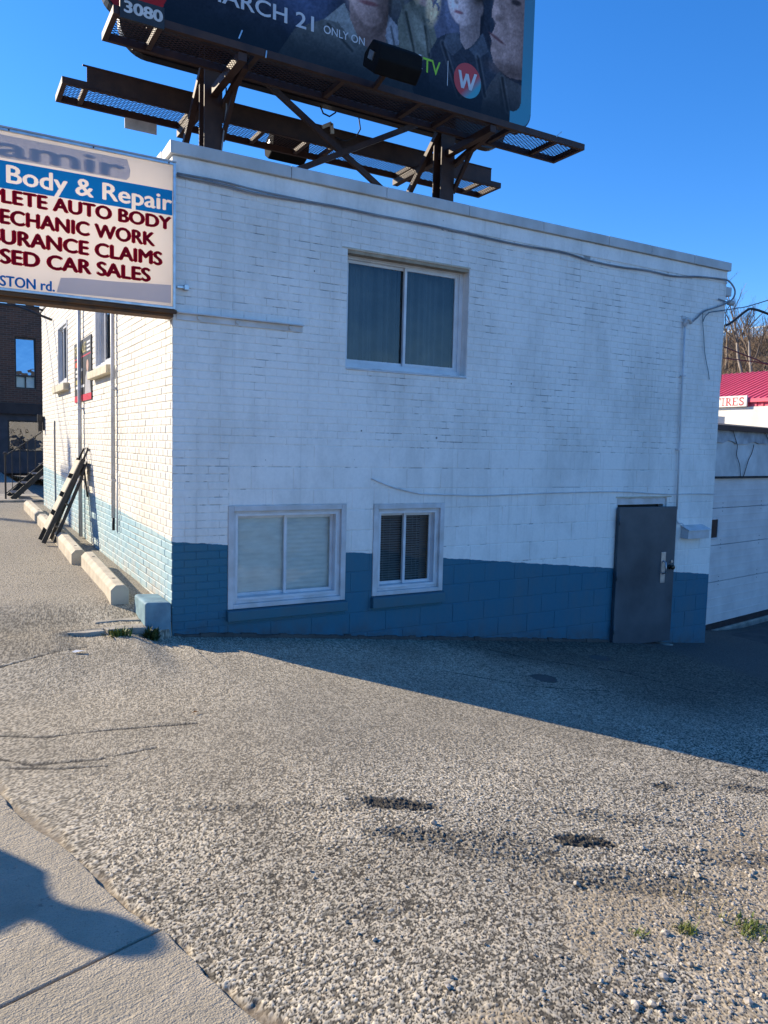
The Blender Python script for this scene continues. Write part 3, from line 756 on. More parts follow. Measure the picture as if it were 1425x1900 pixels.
b = MB(); b.box(.03, .10, -.03, -.005, 2.905, 2.925); b.box(.085, .125, -.045, -.001, 2.895, 2.937); b.build('body', M['steel'], cl, bevel=.003)
wp = thing('wall_lamp', 'small grey lamp box on the right upper corner of the building', 'lamp', (7.0, .1, 3.7))
b = MB(); b.box(BW, BW + .15, .03, .16, 3.675, 3.785); b.build('housing', M['coping'], wp, bevel=.006)
b = MB(); b.box(BW + .15, BW + .165, .045, .145, 3.685, 3.765); b.build('lens', M['alu'], wp)
ins = thing('insulator', 'grey insulator hook below the wall lamp', 'insulator', (7.0, 0, 3.57))
b = MB(); b.bar((6.80, -.02, 3.60), (6.98, -.03, 3.575), .012); b.build('hook', M['wall_cable'], ins)
b = MB(); b.lathe([(.018, 0), (.034, .02), (.034, .05), (.022, .06), (.034, .07), (.034, .10), (.015, .12)], (6.97, -.03, 3.575), 12, 'X'); b.build('spool', M['coping'], ins, smooth=True)

# overhead service wires
cable('overhead_wire', [(6.515, -.035, 3.29), (6.54, -.04, 3.35), (6.58, -.05, 3.39), (6.65, -.05, 3.42), (7.09, -.05, 3.51), (7.75, -.05, 3.688), (11, -.1, 4.75)], .0065, M['teal_cable'], 'thin dark wire rising to the right from the front wall', cat='wire')
cable('overhead_wire', [(6.51, -.03, 3.40), (6.53, -.02, 3.29), (6.565, -.02, 3.12), (6.60, -.02, 2.935), (6.645, -.02, 2.80), (6.684, -.02, 2.71), (6.724, -.015, 2.60)], .0045, M['teal_cable'], 'thin loose wire hanging down the wall right of the conduit', cat='wire')
cable('overhead_wire', [(7.09, -.03, 3.60), (7.4, .3, 3.55), (8.2, .9, 3.42), (11, 3.0, 3.0)], .006, M['teal_cable'], 'thin wire leaving the insulator towards the tire shop', cat='wire')
cable('overhead_wire', [(6.96, 1.0, 3.42), (7.9, 1.2, 3.40), (8.58, 1.2, 3.592), (8.755, 1.2, 3.667), (8.93, 1.2, 3.778), (9.09, 1.2, 3.876), (9.18, 1.2, 3.91), (9.33, 1.2, 3.909), (9.62, 1.2, 3.88), (12, 1.2, 3.6)], .019, M['wire_far'], 'thick black cable arching beyond the right corner', cat='wire')
cable('overhead_wire', [(13.0, 6, 4.68), (15.02, 6, 4.316), (16.4, 6, 4.094), (16.85, 6, 4.009), (20, 6, 3.7)], .016, M['wire_far'], 'dark wire falling to the right before the bare thicket', cat='wire')
cable('overhead_wire', [(13.0, 6.1, 4.09), (15.03, 6.1, 4.06), (16.84, 6.1, 4.06), (20, 6.1, 4.06)], .014, M['wire_far'], 'level dark wire before the bare thicket', cat='wire')
# service wires from a street pole, whose shadows cross the side wall
PT = Vector((0, 5.9, 1.1)) + sun_dir * 20.0
up_ = thing('utility_pole', 'wooden utility pole beyond the left edge of view', 'pole', (PT.x, PT.y, 0))
MB().tube([(PT.x, PT.y, -.3), (PT.x, PT.y, PT.z + .5)], .14, 12, .10).build('pole', M['brown_wood'], up_, smooth=True)
MB().box(PT.x - .06, PT.x + .06, PT.y - .9, PT.y + .9, PT.z - .06, PT.z + .06).build('cross_arm', M['brown_wood'], up_)
for p1, dy, lb in (((-.03, 8.75, 3.93), .3, 'upper service wire from the side wall to the street pole'), ((-.02, 7.6, 3.62), -.3, 'lower service wire from the side wall to the street pole')):
    a_ = Vector(p1); c_ = PT + Vector((0, dy, .06)); cable('overhead_wire', [a_, a_ + (c_ - a_) * .33 - Vector((0, 0, .06)), a_ + (c_ - a_) * .66 - Vector((0, 0, .06)), c_], .022, M['wire_far'], lb, cat='wire')

# ------------------------------------------------------------------ projecting box sign
def sign_face_mat(name, c, tr):
    m, n, l, p = new_mat(name); out = n['Material Output']
    f = ramp(n, l, noise(n, l, 1.6, 5), .3, .7)
    col = mixc(n, l, f, c, tuple(x * .88 for x in c)); l.new(col, p.inputs['Base Color']); p.inputs['Roughness'].default_value = .6; p.inputs['Specular IOR Level'].default_value = .1
    t = n.new('ShaderNodeBsdfTranslucent'); l.new(col, t.inputs[0])
    mx = n.new('ShaderNodeMixShader'); mx.inputs[0].default_value = tr
    l.new(p.outputs[0], mx.inputs[1]); l.new(t.outputs[0], mx.inputs[2]); l.new(mx.outputs[0], out.inputs[0])
    return m
M['cream'] = sign_face_mat('cream_acrylic', (.92, .86, .80), .62)
M['sg_blue'] = sign_face_mat('blue_vinyl', (.010, .27, .68), .45)
M['sg_red'] = sign_face_mat('red_vinyl', (.50, .006, .028), .45)
M['sg_white'] = sign_face_mat('white_vinyl', (.97, .96, .95), .5)
M['sg_grey'] = sign_face_mat('grey_overpaint', (.68, .67, .71), .45)
M['sg_ghost'] = sign_face_mat('ghost_lettering', (.63, .62, .67), .45)
sg = thing('projecting_sign', 'large illuminated box sign for auto body and repair at the building corner', 'sign', (-.9, -.03, 2.70))
SX0, SX1, SZ0, SZ1, SY0, SY1 = -1.87, .006, 2.722, 3.875, -.060, .16
b = MB(); frame_ring(b, SX0, SX1, SZ0, SZ1, SY0 - .012, SY1 + .012, .022); sgf = b.build('frame', M['steel'], sg, bevel=.003)
b = MB(); b.quad((SX0 + .022, SY0, SZ0 + .022), (SX1 - .022, SY0, SZ0 + .022), (SX1 - .022, SY0, SZ1 - .022), (SX0 + .022, SY0, SZ1 - .022)); b.build('face', M['cream'], sg)
b = MB(); b.quad((SX0 + .022, SY1, SZ0 + .022), (SX0 + .022, SY1, SZ1 - .022), (SX1 - .022, SY1, SZ1 - .022), (SX1 - .022, SY1, SZ0 + .022)); b.build('face', M['cream'], sg)
b = MB(); b.box(SX0 - .02, .0, -.03, .13, 2.665, 2.7215); b.box(SX0 - .02, .02, -.062, -.03, 2.690, 2.7205); b.build('support_beam', M['rust_light'], sg, bevel=.004)
b = MB(); b.bar((SX0 + .1, .05, 2.66), (-.01, .3, 1.95), .04); b.v = []; b.f = []
yy = SY0 - .002
def flat(poly, mat, name, dy=0.0):
    bb = MB(); bb.quad(*[(x, yy - dy, z) for x, z in poly]); return bb.build(name, mat, sg)
fx1 = SX1 - .024
# the blue strip is cut out round its letters, so the lit face shows through them
def blue_band():
    co, fs_ = text_raw('Body & Repair', 0.0); ch, _ = text_raw('H', 0.0); x0_ = co[:, 0].min(); sx = (-.026 + 1.217) / (co[:, 0].max() - x0_); sz = .122 / (ch[:, 1].max() - ch[:, 1].min())
    P = np.stack([-1.217 + (co[:, 0] - x0_) * sx, 3.498 + (co[:, 1] - ch[:, 1].min()) * sz], 1)
    d = .003; us = np.arange(SX0 + .024, fx1, d); nz_ = 64; uu, tt = np.meshgrid(us, np.linspace(0, 1, nz_ + 1))
    lo_ = 3.447 + (uu - SX0) / (fx1 - SX0) * .016; Z = lo_ + .195 * tt; nu = len(us); X = uu.ravel(); Z = Z.ravel()
    q_ = (np.arange((nz_ + 1) * nu).reshape(nz_ + 1, nu)); q_ = np.stack([q_[:-1, :-1], q_[:-1, 1:], q_[1:, 1:], q_[1:, :-1]], -1).reshape(-1, 4)
    cx_, cz_ = X[q_].mean(1), Z[q_].mean(1); hit = np.zeros(len(q_), bool)
    for f_ in fs_:
        for k in range(1, len(f_) - 1):
            A, B, C_ = P[f_[0]], P[f_[k]], P[f_[k + 1]]
            for ox, oz in ((0, 0), (-.005, 0), (.005, 0), (0, .003), (0, -.003)):
                mn = np.minimum(np.minimum(A, B), C_) + (ox, oz); mx = np.maximum(np.maximum(A, B), C_) + (ox, oz)
                idx = np.nonzero((cx_ >= mn[0]) & (cx_ <= mx[0]) & (cz_ >= mn[1]) & (cz_ <= mx[1]))[0]
                if not len(idx): continue
                px_, pz_ = cx_[idx] - ox, cz_[idx] - oz
                e = [(q2[0] - p2[0]) * (pz_ - p2[1]) - (q2[1] - p2[1]) * (px_ - p2[0]) for p2, q2 in ((A, B), (B, C_), (C_, A))]
                hit[idx[((e[0] >= 0) & (e[1] >= 0) & (e[2] >= 0)) | ((e[0] <= 0) & (e[1] <= 0) & (e[2] <= 0))]] = True
    me, _q = grid_mesh('blue_band', X, np.full(X.shape, yy), Z, nu, nz_ + 1); finish_quads(me, q_[~hit].astype(np.int32)); me.materials.append(M['sg_blue']); link('blue_band', me, sg)
blue_band()
flat([(-1.85, 3.66), (-.376, 3.672), (-.352, 3.70), (-.345, 3.75), (-.369, 3.828), (-.9, 3.828), (-1.85, 3.825)], M['sg_grey'], 'overpaint', 0)
flat([(-.89, 2.755), (-.030, 2.770), (-.030, 2.915), (-.2, 2.905), (-.5, 2.885), (-.75, 2.878), (-.86, 2.865)], M['sg_grey'], 'overpaint', 0)
TS = Matrix.Translation((0, yy - .003, 0))
lettering('Pamir', 'Pamir', -1.50, -.40, 3.682, .13, TS, M['sg_ghost'], sg, bold=0.0, heavy=.04)
for full_, vis_, x0_, x1_, z0_, cap_ in (('COMPLETE AUTO BODY', 'LETE AUTO BODY', -1.250, -.034, 3.350, .094), ('MECHANIC WORK', 'ECHANIC WORK', -1.262, -.162, 3.203, .099),
                                      ('INSURANCE CLAIMS', 'URANCE CLAIMS', -1.258, -.106, 3.060, .100), ('USED CAR SALES', 'SED CAR SALES', -1.266, -.199, 2.920, .100)):
    lettering(full_, vis_, x0_, x1_, z0_, cap_, TS, M['sg_red'], sg, bold=0.0, heavy=.058)
lettering('WESTON rd.', 'STON rd.', -1.272, -.905, 2.757, .072, TS, M['sg_blue'], sg, bold=0.0, heavy=.034)
b = MB(); b.box(SX0, SX1 + .004, SY0 - .016, SY1 + .016, SZ1 + .0005, SZ1 + .012); b.build('top_cap', M['coping'], sg)
for x in (-1.2, -.62, -.05):
    MB().lathe([(.006, SY0 - .018), (.006, SY0 - .012)], (x, 0, SZ1 - .011), 8, 'Y').build('screw', M['rust'], sg)

# ------------------------------------------------------------------ rooftop billboard
bb_ = thing('billboard', 'large double sided advertising billboard on brown steel posts above the roof', 'billboard', (3.1, 3.4, 3.9))
YN, YF, ZC = 2.20, 2.84, 6.03
def catwalk(x0, x1, y0, y1, z, fas, ladder_x, lx0, lx1, front):
    b = MB(); b.box(x0, x1, y0 - .006, y0 + .045, z, z + .085); b.box(x0, x1, y1 - .045, y1 + .006, z, z + .085)
    b.box(x0, x0 + .06, y0 + .045, y1 - .045, z + .001, z + .084); b.box(x1 - .06, x1, y0 + .045, y1 - .045, z + .001, z + .084)
    cw = b.build('catwalk', M['rust'], bb_, bevel=.003)
    b = MB(); b.box(lx0, lx1, y0 - .011, y0 - .007, z + .02, z + fas); b.tube([(lx0 - .05, y0 - .012, z + fas), (lx1 + .0, y0 - .012, z + fas)], .012, 6)
    if fas > .15: b.build('toe_board', M['rust'], cw)
    for x in ladder_x:
        MB().box(x - .03, x + .03, y0 + .046, y1 - .046, z + .01, z + .07).build('crossbar', M['rust'], cw)
    g = MB(); px_, ang = .095, .50; d = y1 - y0 - .09; sh = d / math.tan(ang)
    for sgn in (1, -1):
        u = x0 - sh
        while u < x1 + sh:
            p0 = [u, y0 + .045]; p1 = [u + sgn * sh, y1 - .045]
            (a, ya), (c, yc) = (p0, p1) if sgn > 0 else (p1, p0)
            if c > x0 + .06 and a < x1 - .06:
                if a < x0 + .06: ya += (yc - ya) * (x0 + .06 - a) / (c - a); a = x0 + .06
                if c > x1 - .06: yc = ya + (yc - ya) * (x1 - .06 - a) / (c - a); c = x1 - .06
                g.bar((a, ya, z + .075), (c, yc, z + .075), .0095, .003)
            u += px_
    o = g.build('grating', M['rust'], cw); o['kind'] = 'stuff'
    return cw
cw1 = catwalk(-.04, 6.55, YN, YF, ZC, .12, (.45, 1.55, 2.65, 3.75, 4.30, 5.25, 6.05), 0, 6, True)
cw1['label'] = 'front catwalk below the poster'
cw2 = catwalk(-.27, 6.62, 4.22, 4.84, ZC + .02, .27, (.02, 1.35, 2.4, 3.1, 3.5, 4.9, 6.25), .02, 6.40, False)
cw2['label'] = 'rear catwalk with a tall toe board'
def ibeam(x, y, z0, z1, w, name='post'):
    b = MB(); t = .022
    b.box(x - w / 2, x + w / 2, y - w / 2, y - w / 2 + t, z0, z1); b.box(x - w / 2, x + w / 2, y + w / 2 - t, y + w / 2, z0, z1); b.box(x - t / 2, x + t / 2, y - w / 2 + t, y + w / 2 - t, z0, z1)
    return b.build(name, M['rust'], bb_)
for x in (1.36, 4.90):
    p_ = ibeam(x, 3.40, 3.90, 9.4, .23)
    b = MB(); b.box(x - .22, x + .22, 3.18, 3.62, 3.90, 3.93); b.build('base_plate', M['rust'], p_)
    MB().bar((x - .10, 3.40, 6.30), (x - .06, 6.4, 3.93), .075).build('back_stay', M['rust'], bb_)
    MB().bar((x + .13, 2.50, 6.02), (x + .13, 3.33, 5.85), .07, .07).build('knee_brace', M['rust'], bb_)
    MB().bar((x + .16, 2.85, 6.02), (x + .13, 3.33, 5.45), .05, .05).build('knee_brace', M['rust'], bb_)
    MB().box(x - .05, x + .05, 2.22, 4.82, 5.93, 6.028).build('cross_beam', M['rust'], bb_, bevel=.004)
    MB().box(x - .115, x + .115, 3.40 - .117, 3.40 - .111, 5.0, 5.9).build('splice_plate', M['rust'], bb_)
MB().bar((1.46, 3.40, 6.70), (4.80, 3.40, 4.76), .075, .05, up=(0, 1, 0)).build('diagonal_brace', M['rust'], bb_)
MB().bar((1.46, 3.36, 4.73), (4.80, 3.36, 6.52), .075, .05, up=(0, 1, 0)).build('diagonal_brace', M['rust'], bb_)
for y, z in ((3.02, 6.42), (3.78, 6.50), (3.02, 7.6), (3.78, 7.6), (3.02, 8.8), (3.78, 8.8)):
    MB().box(.5, 6.0, y, y + .09, z, z + .09).build('stringer', M['rust'], bb_)
# panels with rounded corners
def round_rect(x0, x1, z0, z1, r, k=8):
    out = []
    for cx_, cz_, a0 in ((x1 - r, z0 + r, -90), (x1 - r, z1 - r, 0), (x0 + r, z1 - r, 90), (x0 + r, z0 + r, 180)):
        for i in range(k + 1):
            a = rad(a0 + 90 * i / k); out.append((cx_ + r * math.cos(a), cz_ + r * math.sin(a)))
    return out
PX0, PX1, PZ0, PZ1 = -.02, 6.05, 6.40, 9.5
b = MB(); b.prism([(x, YF + .012, z) for x, z in round_rect(PX0 - .015, PX1 + .015, PZ0 - .015, PZ1, .26)], (0, .15, 0)); fp = b.build('front_panel', M['black'], bb_)
b = MB(); b.prism([(x, 3.92, z) for x, z in round_rect(.36, 6.45, 6.50, 9.5, .36)], (0, .14, 0)); rp = b.build('rear_panel', M['black'], bb_)

# printed poster: colours laid on a fine grid
def poster():
    s = .0125; xs = np.arange(PX0, PX1 + s, s); zs = np.concatenate([np.arange(PZ0, 8.45, s), np.arange(8.45, PZ1 + .05, .1)])
    X, Z = np.meshgrid(xs, zs); X = X.ravel(); Z = Z.ravel(); C = np.zeros((len(X), 3))
    def inpoly(poly):
        c = np.zeros(X.shape, bool); j = len(poly) - 1
        for i in range(len(poly)):
            xi, zi = poly[i]; xj, zj = poly[j]
            if zi != zj: c ^= ((zi > Z) != (zj > Z)) & (X < (xj - xi) * (Z - zi) / (zj - zi) + xi)
            j = i
        return c
    def lit(mask, x0_, x1_, lo_, hi_):
        t_ = np.clip((X - x0_) / (x1_ - x0_), 0, 1); C[:] = C * (1 - mask[:, None]) + C * mask[:, None] * (lo_ + (hi_ - lo_) * t_)[:, None]
    def put(mask, col, k=1.0):
        kk = (mask * k)[:, None]; C[:] = C * (1 - kk) + np.asarray(col) * kk
    def ell(cx_, cz_, rx, rz, an=0., soft=.05):
        ca, sa = math.cos(an), math.sin(an); dx, dz = X - cx_, Z - cz_
        q_ = np.sqrt(((dx * ca + dz * sa) / rx) ** 2 + ((dz * ca - dx * sa) / rz) ** 2); return sstep((1 + soft - q_) / (2 * soft))
    n1 = fbm(X, Z, .5, 3); n2 = fbm(X + 9, Z, .12, 13); n3 = fbm(X * 3, Z * .7, .08, 23)
    base = np.stack([.030 + .03 * n1, .038 + .04 * n1, .058 + .06 * n1], 1); C[:] = base
    put(sstep((Z - 6.9) / .9) * sstep((2.9 - X) / 1.2), (.03, .07, .17), .7)
    put(ell(4.4, 7.5, .5, .5, soft=.6), (.14, .16, .25), .8); put(ell(2.3, 7.6, .5, .7, soft=.5), (.10, .15, .30), .7)
    put(ell(3.72, 7.75, .3, .4, soft=.5), (.16, .17, .17), .6)
    skin = np.array((.34, .235, .225)); skin2 = np.array((.42, .33, .34))
    # first man: open collar shirt, chin and neck
    put(inpoly([(2.0, 6.40), (2.25, 6.80), (2.64, 7.02), (2.95, 7.24), (3.25, 7.05), (3.58, 7.34), (3.75, 7.20), (3.95, 6.85), (4.0, 6.4)]), (.13, .145, .155))
    put(inpoly([(2.98, 7.45), (3.02, 7.10), (3.18, 6.88), (3.36, 6.82), (3.55, 6.98), (3.58, 7.45)]), skin * .62)
    put(inpoly([(2.64, 7.02), (2.93, 7.30), (3.02, 7.12), (3.12, 6.96), (3.04, 6.86), (2.85, 7.04)]), (.22, .245, .26))
    put(inpoly([(3.58, 7.34), (3.72, 7.24), (3.78, 7.02), (3.60, 6.96), (3.54, 7.06)]), (.24, .26, .31))
    put(ell(3.27, 7.62, .30, .50, .06), skin); put(ell(3.17, 7.50, .22, .30, 0, .5), skin * 1.12, .5); put(ell(3.5, 7.6, .1, .4, 0, .6), skin * .6, .6)
    put(ell(3.28, 7.40, .14, .028, .10, .4), (.26, .10, .11), .9); put(ell(3.28, 7.20, .15, .05, .1, .6), skin * .7, .5)
    # fair haired figure in a grey green jacket
    put(inpoly([(3.72, 7.30), (3.80, 7.52), (3.95, 7.64), (4.15, 7.66), (4.26, 7.50), (4.36, 7.22), (4.24, 6.98), (3.95, 6.80), (3.75, 7.0)]), (.17, .185, .165))
    put(ell(4.08, 7.28, .10, .26, .5, .4), (.25, .265, .24), .7); put(ell(3.86, 7.35, .03, .30, .35, .5), (.09, .10, .09), .7); put(ell(4.21, 7.22, .03, .3, .35, .5), (.08, .09, .085), .7)
    put(ell(4.12, 7.86, .20, .25), skin * .9); put(ell(4.13, 7.72, .10, .018, .1, .4), (.24, .11, .11), .8)
    hair = np.stack([.34 + .25 * n3, .26 + .2 * n3, .17 + .15 * n3], 1)
    hm = np.maximum(ell(4.28, 7.68, .11, .28, -.15, .3), ell(3.95, 7.85, .10, .24, .3, .3)) * (n2 > .38); C[:] = C * (1 - hm[:, None]) + hair * hm[:, None]
    # woman in a dark denim jacket
    put(inpoly([(4.22, 7.02), (4.36, 7.26), (4.50, 7.36), (4.72, 7.42), (4.84, 7.26), (5.14, 7.54), (5.26, 7.34), (5.42, 7.12), (5.44, 6.40), (4.28, 6.40)]), (.055, .072, .105))
    put(inpoly([(4.72, 7.56), (4.74, 7.34), (4.84, 7.24), (4.98, 7.34), (5.08, 7.5), (5.08, 7.8), (4.75, 7.8)]), skin2 * .78)
    put(inpoly([(4.90, 7.26), (5.12, 7.54), (5.24, 7.32), (5.04, 7.16)]), (.10, .125, .17)); put(inpoly([(4.50, 7.36), (4.70, 7.43), (4.78, 7.26), (4.62, 7.10), (4.46, 7.2)]), (.10, .12, .16))
    put(ell(4.77, 7.90, .265, .36, -.12), skin2); put(ell(4.72, 7.8, .14, .2, 0, .6), skin2 * 1.15, .5); put(ell(4.96, 7.8, .1, .25, 0, .6), skin2 * .65, .6)
    put(ell(4.70, 7.70, .075, .022, .12, .4), (.30, .12, .14), .95); put(ell(4.66, 7.82, .035, .022, 0, .5), skin2 * .55, .7); put(ell(5.07, 7.86, .05, .10, 0, .3), skin2 * .8); put(ell(5.02, 8.15, .12, .25, 0, .4), (.09, .07, .06))
    for ex, ez, k_ in ((3.16, 7.74, 1), (3.40, 7.76, 1), (4.67, 8.0, .8), (4.88, 8.01, .8), (4.05, 7.95, .7), (4.19, 7.95, .7)):
        put(ell(ex, ez, .05 * k_, .018 * k_, 0, .3), (.03, .025, .03), .9); put(ell(ex, ez + .06 * k_, .07 * k_, .014 * k_, 0, .4), (.08, .06, .05), .8)
    put(ell(3.28, 7.58, .045, .05, 0, .5), skin * .6, .6); put(np.clip(ell(3.28, 8.02, .34, .22, 0, .15), 0, 1), (.07, .055, .045), .95); put(ell(4.80, 8.26, .30, .14, 0, .2), (.10, .075, .06), .95)
    # large turned face at the right
    put(inpoly([(5.28, 8.45), (5.31, 8.04), (5.275, 7.90), (5.28, 7.80), (5.35, 7.74), (5.31, 7.62), (5.25, 7.55), (5.29, 7.47), (5.27, 7.36), (5.33, 7.20), (5.46, 7.11), (5.63, 7.06), (5.86, 7.08), (5.90, 8.45)]), skin * .92)
    put(ell(5.66, 7.55, .20, .36, .2, .6), skin * 1.2, .55); put(ell(5.36, 8.0, .06, .25, 0, .6), skin * 1.25, .5); put(ell(5.40, 7.82, .07, .05, .4, .5), skin * .5, .7)
    put(ell(5.38, 7.535, .15, .022, -.30, .4), (.17, .075, .085), .9); put(ell(5.40, 7.42, .12, .04, -.2, .6), skin * .7, .5); put(ell(5.70, 8.12, .09, .04, .1, .4), (.06, .05, .06), .9); put(ell(5.68, 8.25, .14, .04, .1, .4), (.10, .08, .08), .8)
    put(ell(5.62, 7.16, .35, .10, .05, .6), skin * .45, .7); put(ell(5.46, 7.9, .06, .30, .3, .7), skin * .6, .4)
    put(inpoly([(5.12, 6.40), (5.16, 6.68), (5.30, 6.92), (5.44, 7.10), (5.60, 7.04), (5.90, 7.0), (5.90, 6.40)]), (.105, .11, .125)); put(ell(5.5, 6.85, .05, .25, .1, .6), (.05, .055, .065), .7)
    lit(ell(3.27, 7.55, .36, .6), 2.95, 3.6, 1.35, .55); lit(ell(4.80, 7.75, .34, .5), 4.5, 5.1, 1.35, .60); lit(ell(4.12, 7.75, .25, .35), 3.9, 4.35, .7, 1.25)
    lit(((X > 5.25) & (X < 5.9) & (Z > 7.05)).astype(float), 5.25, 5.9, 1.25, .75)
    grit = fbm(X * 2, Z * 2, .045, 51); C[:] = C * (.70 + .60 * grit)[:, None]
    for a_, b_, c_, d_ in ((2.70, 6.98, 3.05, 6.75), (3.62, 7.2, 3.72, 6.85), (4.45, 7.22, 4.75, 6.6), (5.05, 7.2, 5.2, 6.7), (3.85, 7.45, 4.0, 6.95), (4.15, 7.35, 4.22, 7.0), (5.5, 7.02, 5.62, 6.6)):
        t_ = np.clip(((X - a_) * (c_ - a_) + (Z - b_) * (d_ - b_)) / ((c_ - a_) ** 2 + (d_ - b_) ** 2), 0, 1); dd = np.hypot(X - a_ - (c_ - a_) * t_, Z - b_ - (d_ - b_) * t_)
        put(sstep((.022 - dd) / .012), (.03, .035, .04), .6); put(sstep((.02 - np.abs(dd - .04)) / .02), (.22, .24, .26), .3)
    C[:] = C * (.82 + .36 * n2)[:, None]
    lum = C.mean(1)[:, None]; C[:] = np.clip(C * (.55 + 2.2 * lum), 0, .8)
    put(sstep((6.98 - Z) / .5), (.012, .024, .036), .82)
    # teal margin, rounded inside, and a red wedge at the left
    ix0, ix1, iz0 = PX0 + .18, 5.865, PZ0 + .20; r_ = .20
    dx = np.maximum(np.maximum(X - (ix1 - r_), 0), np.maximum(ix0 + r_ - X, 0)); dz = np.maximum(iz0 + r_ - Z, 0)
    outm = np.where((dx > 0) & (dz > 0), np.hypot(dx, dz) > r_, (dx > r_) | (Z < iz0 - .2))
    teal = np.stack([.06 + .03 * n1, .33 - .05 * (Z - 6.4), .46 - .06 * (Z - 6.4)], 1)
    C[:] = np.where((outm & (X > 3))[:, None], teal, C)
    put((X < .62 + .35 * (Z - 6.55)) & (Z > 6.55) & (X < 1.6), (.45, .03, .035)); put((X < .58) & (Z <= 6.55), (.30, .025, .03))
    me, q_ = grid_mesh('poster', X, np.full(X.shape, YF), Z, len(xs), len(zs))
    rr = .26; c_ = np.stack([X[q_].mean(1), Z[q_].mean(1)], 1)
    ddx = np.maximum(np.maximum(c_[:, 0] - (PX1 - rr), 0), np.maximum(PX0 + rr - c_[:, 0], 0)); ddz = np.maximum(PZ0 + rr - c_[:, 1], 0)
    keep = (np.hypot(ddx, ddz) <= rr) & (c_[:, 0] < PX1)
    finish_quads(me, q_[keep])
    a_ = me.attributes.new('ink', 'FLOAT_COLOR', 'POINT'); a_.data.foreach_set('color', np.concatenate([np.clip(C, 0, 1), np.ones((len(X), 1))], 1).astype(np.float32).ravel())
    m, n, l, p = new_mat('poster_ink'); a = n.new('ShaderNodeAttribute'); a.attribute_name = 'ink'; l.new(a.outputs['Color'], p.inputs['Base Color'])
    p.inputs['Roughness'].default_value = .7; p.inputs['Specular IOR Level'].default_value = .04
    me.materials.append(m); o = link('poster', me, bb_); o['label'] = 'dark printed poster with several large faces'; return o
post = poster()
M['ink_white'] = pm('white_ink', (.60, .62, .66), (.52, .54, .58), 4, .6, 0)
M['ink_green'] = pm('green_ink', (.30, .62, .05), (.26, .56, .04), 4, .6, 0)
M['plate_white'] = pm('number_paint', (.66, .66, .64), (.5, .5, .48), 9, .6, 0)
TP = Matrix.Translation((0, YF - .004, 0))
lettering('MARCH 21', 'MARCH 21', 1.10, 2.50, 6.825, .178, TP, M['ink_white'], post, bold=.004, heavy=.012)
lettering('ONLY ON', 'ONLY ON', 2.64, 3.23, 6.855, .096, TP, M['ink_white'], post, bold=.006)
lettering('STACK', 'STACK', 3.35, 4.125, 6.795, .175, TP, M['ink_white'], post, bold=.008, heavy=.025)
lettering('T', 'T', 4.135, 4.275, 6.77, .185, TP, M['ink_green'], post, bold=.008)
lettering('V', 'V', 4.27, 4.42, 6.77, .185, TP, M['ink_green'], post, bold=.008)
b = MB(); b.box(4.54, 4.549, YF - .005, YF - .002, 6.68, 7.01); b.build('divider_line', M['ink_white'], post)
def logo_mat():
    m, n, l, p = new_mat('logo_ink'); g = n.new('ShaderNodeNewGeometry'); s_ = n.new('ShaderNodeSeparateXYZ'); l.new(g.outputs['Position'], s_.inputs[0])
    v = math_n(n, l, 'SUBTRACT', math_n(n, l, 'SUBTRACT', s_.outputs[0], 4.885), math_n(n, l, 'SUBTRACT', s_.outputs[2], 6.835))
    f = ramp(n, l, v, .08, .24); l.new(mixc(n, l, f, (.50, .045, .05), (.05, .33, .42)), p.inputs['Base Color']); p.inputs['Roughness'].default_value = .55; return m
b = MB(); b.quad(*[(4.885 + .235 * math.cos(2 * math.pi * i / 40), YF - .003, 6.83 + .235 * math.sin(2 * math.pi * i / 40)) for i in range(40)]); logo = b.build('logo_disc', logo_mat(), post)
b = MB()
for kk, ((a0, c0), (a1, c1)) in enumerate((((4.745, 6.94), (4.80, 6.71)), ((4.80, 6.71), (4.875, 6.92)), ((4.875, 6.92), (4.935, 6.71)), ((4.935, 6.71), (5.02, 6.95)))):
    w = .024; yw = YF - .006 - .0005 * kk; b.quad((a0 - w, yw, c0), (a0 + w, yw, c0), (a1 + w, yw, c1), (a1 - w, yw, c1))
b.build('lettering', M['ink_white'], post)
b = MB(); b.box(.02, .475, 2.165, 2.188, 5.995, 6.215); npl = b.build('number_plate', M['black'], bb_, bevel=.003)
lettering('3080', '3080', .065, .452, 6.058, .112, Matrix.Translation((0, 2.162, 0)), M['plate_white'], npl, bold=.01, heavy=.03)
# floodlights
M['flood'] = pm('matt_black_housing', (.008, .008, .009), (.012, .012, .012), 6, .8, 0, spec=.1)
def flood(c, s, ang, name, arm_to):
    T = Matrix.Translation(c) @ Matrix.Rotation(ang, 4, 'X') @ Matrix.Scale(s, 4)
    b = MB(); b.prism([(-.32, -.20, -.17), (-.32, .20, -.17), (-.32, .24, -.02), (-.32, .10, .17), (-.32, -.14, .17), (-.32, -.24, .02)], (.64, 0, 0)); f_ = b.build('floodlight', M['flood'], bb_, T, bevel=.02)
    b = MB(); b.box(-.29, .29, .17, .245, -.12, -.03); b.build('lens', M['glass_dark'], f_, T)
    b = MB(); b.box(-.335, -.321, -.07, .07, -.05, .05); b.build('end_label', M['steel'], f_, T)
    b = MB(); b.bar(Vector(c), Vector(arm_to), .05); b.build('lamp_arm', M['rust'], f_)
    return f_
flood((2.99, 1.66, 6.12), .90, rad(35), 'floodlight', (3.05, 2.22, 6.05))
f2 = flood((3.17, 5.25, 6.30), .95, rad(155), 'floodlight', (3.15, 4.80, 6.12))
b = MB(); b.box(.60, 1.03, 4.80, 4.815, 5.90, 6.04); b.build('hanging_plate', M['plate_white'], bb_)
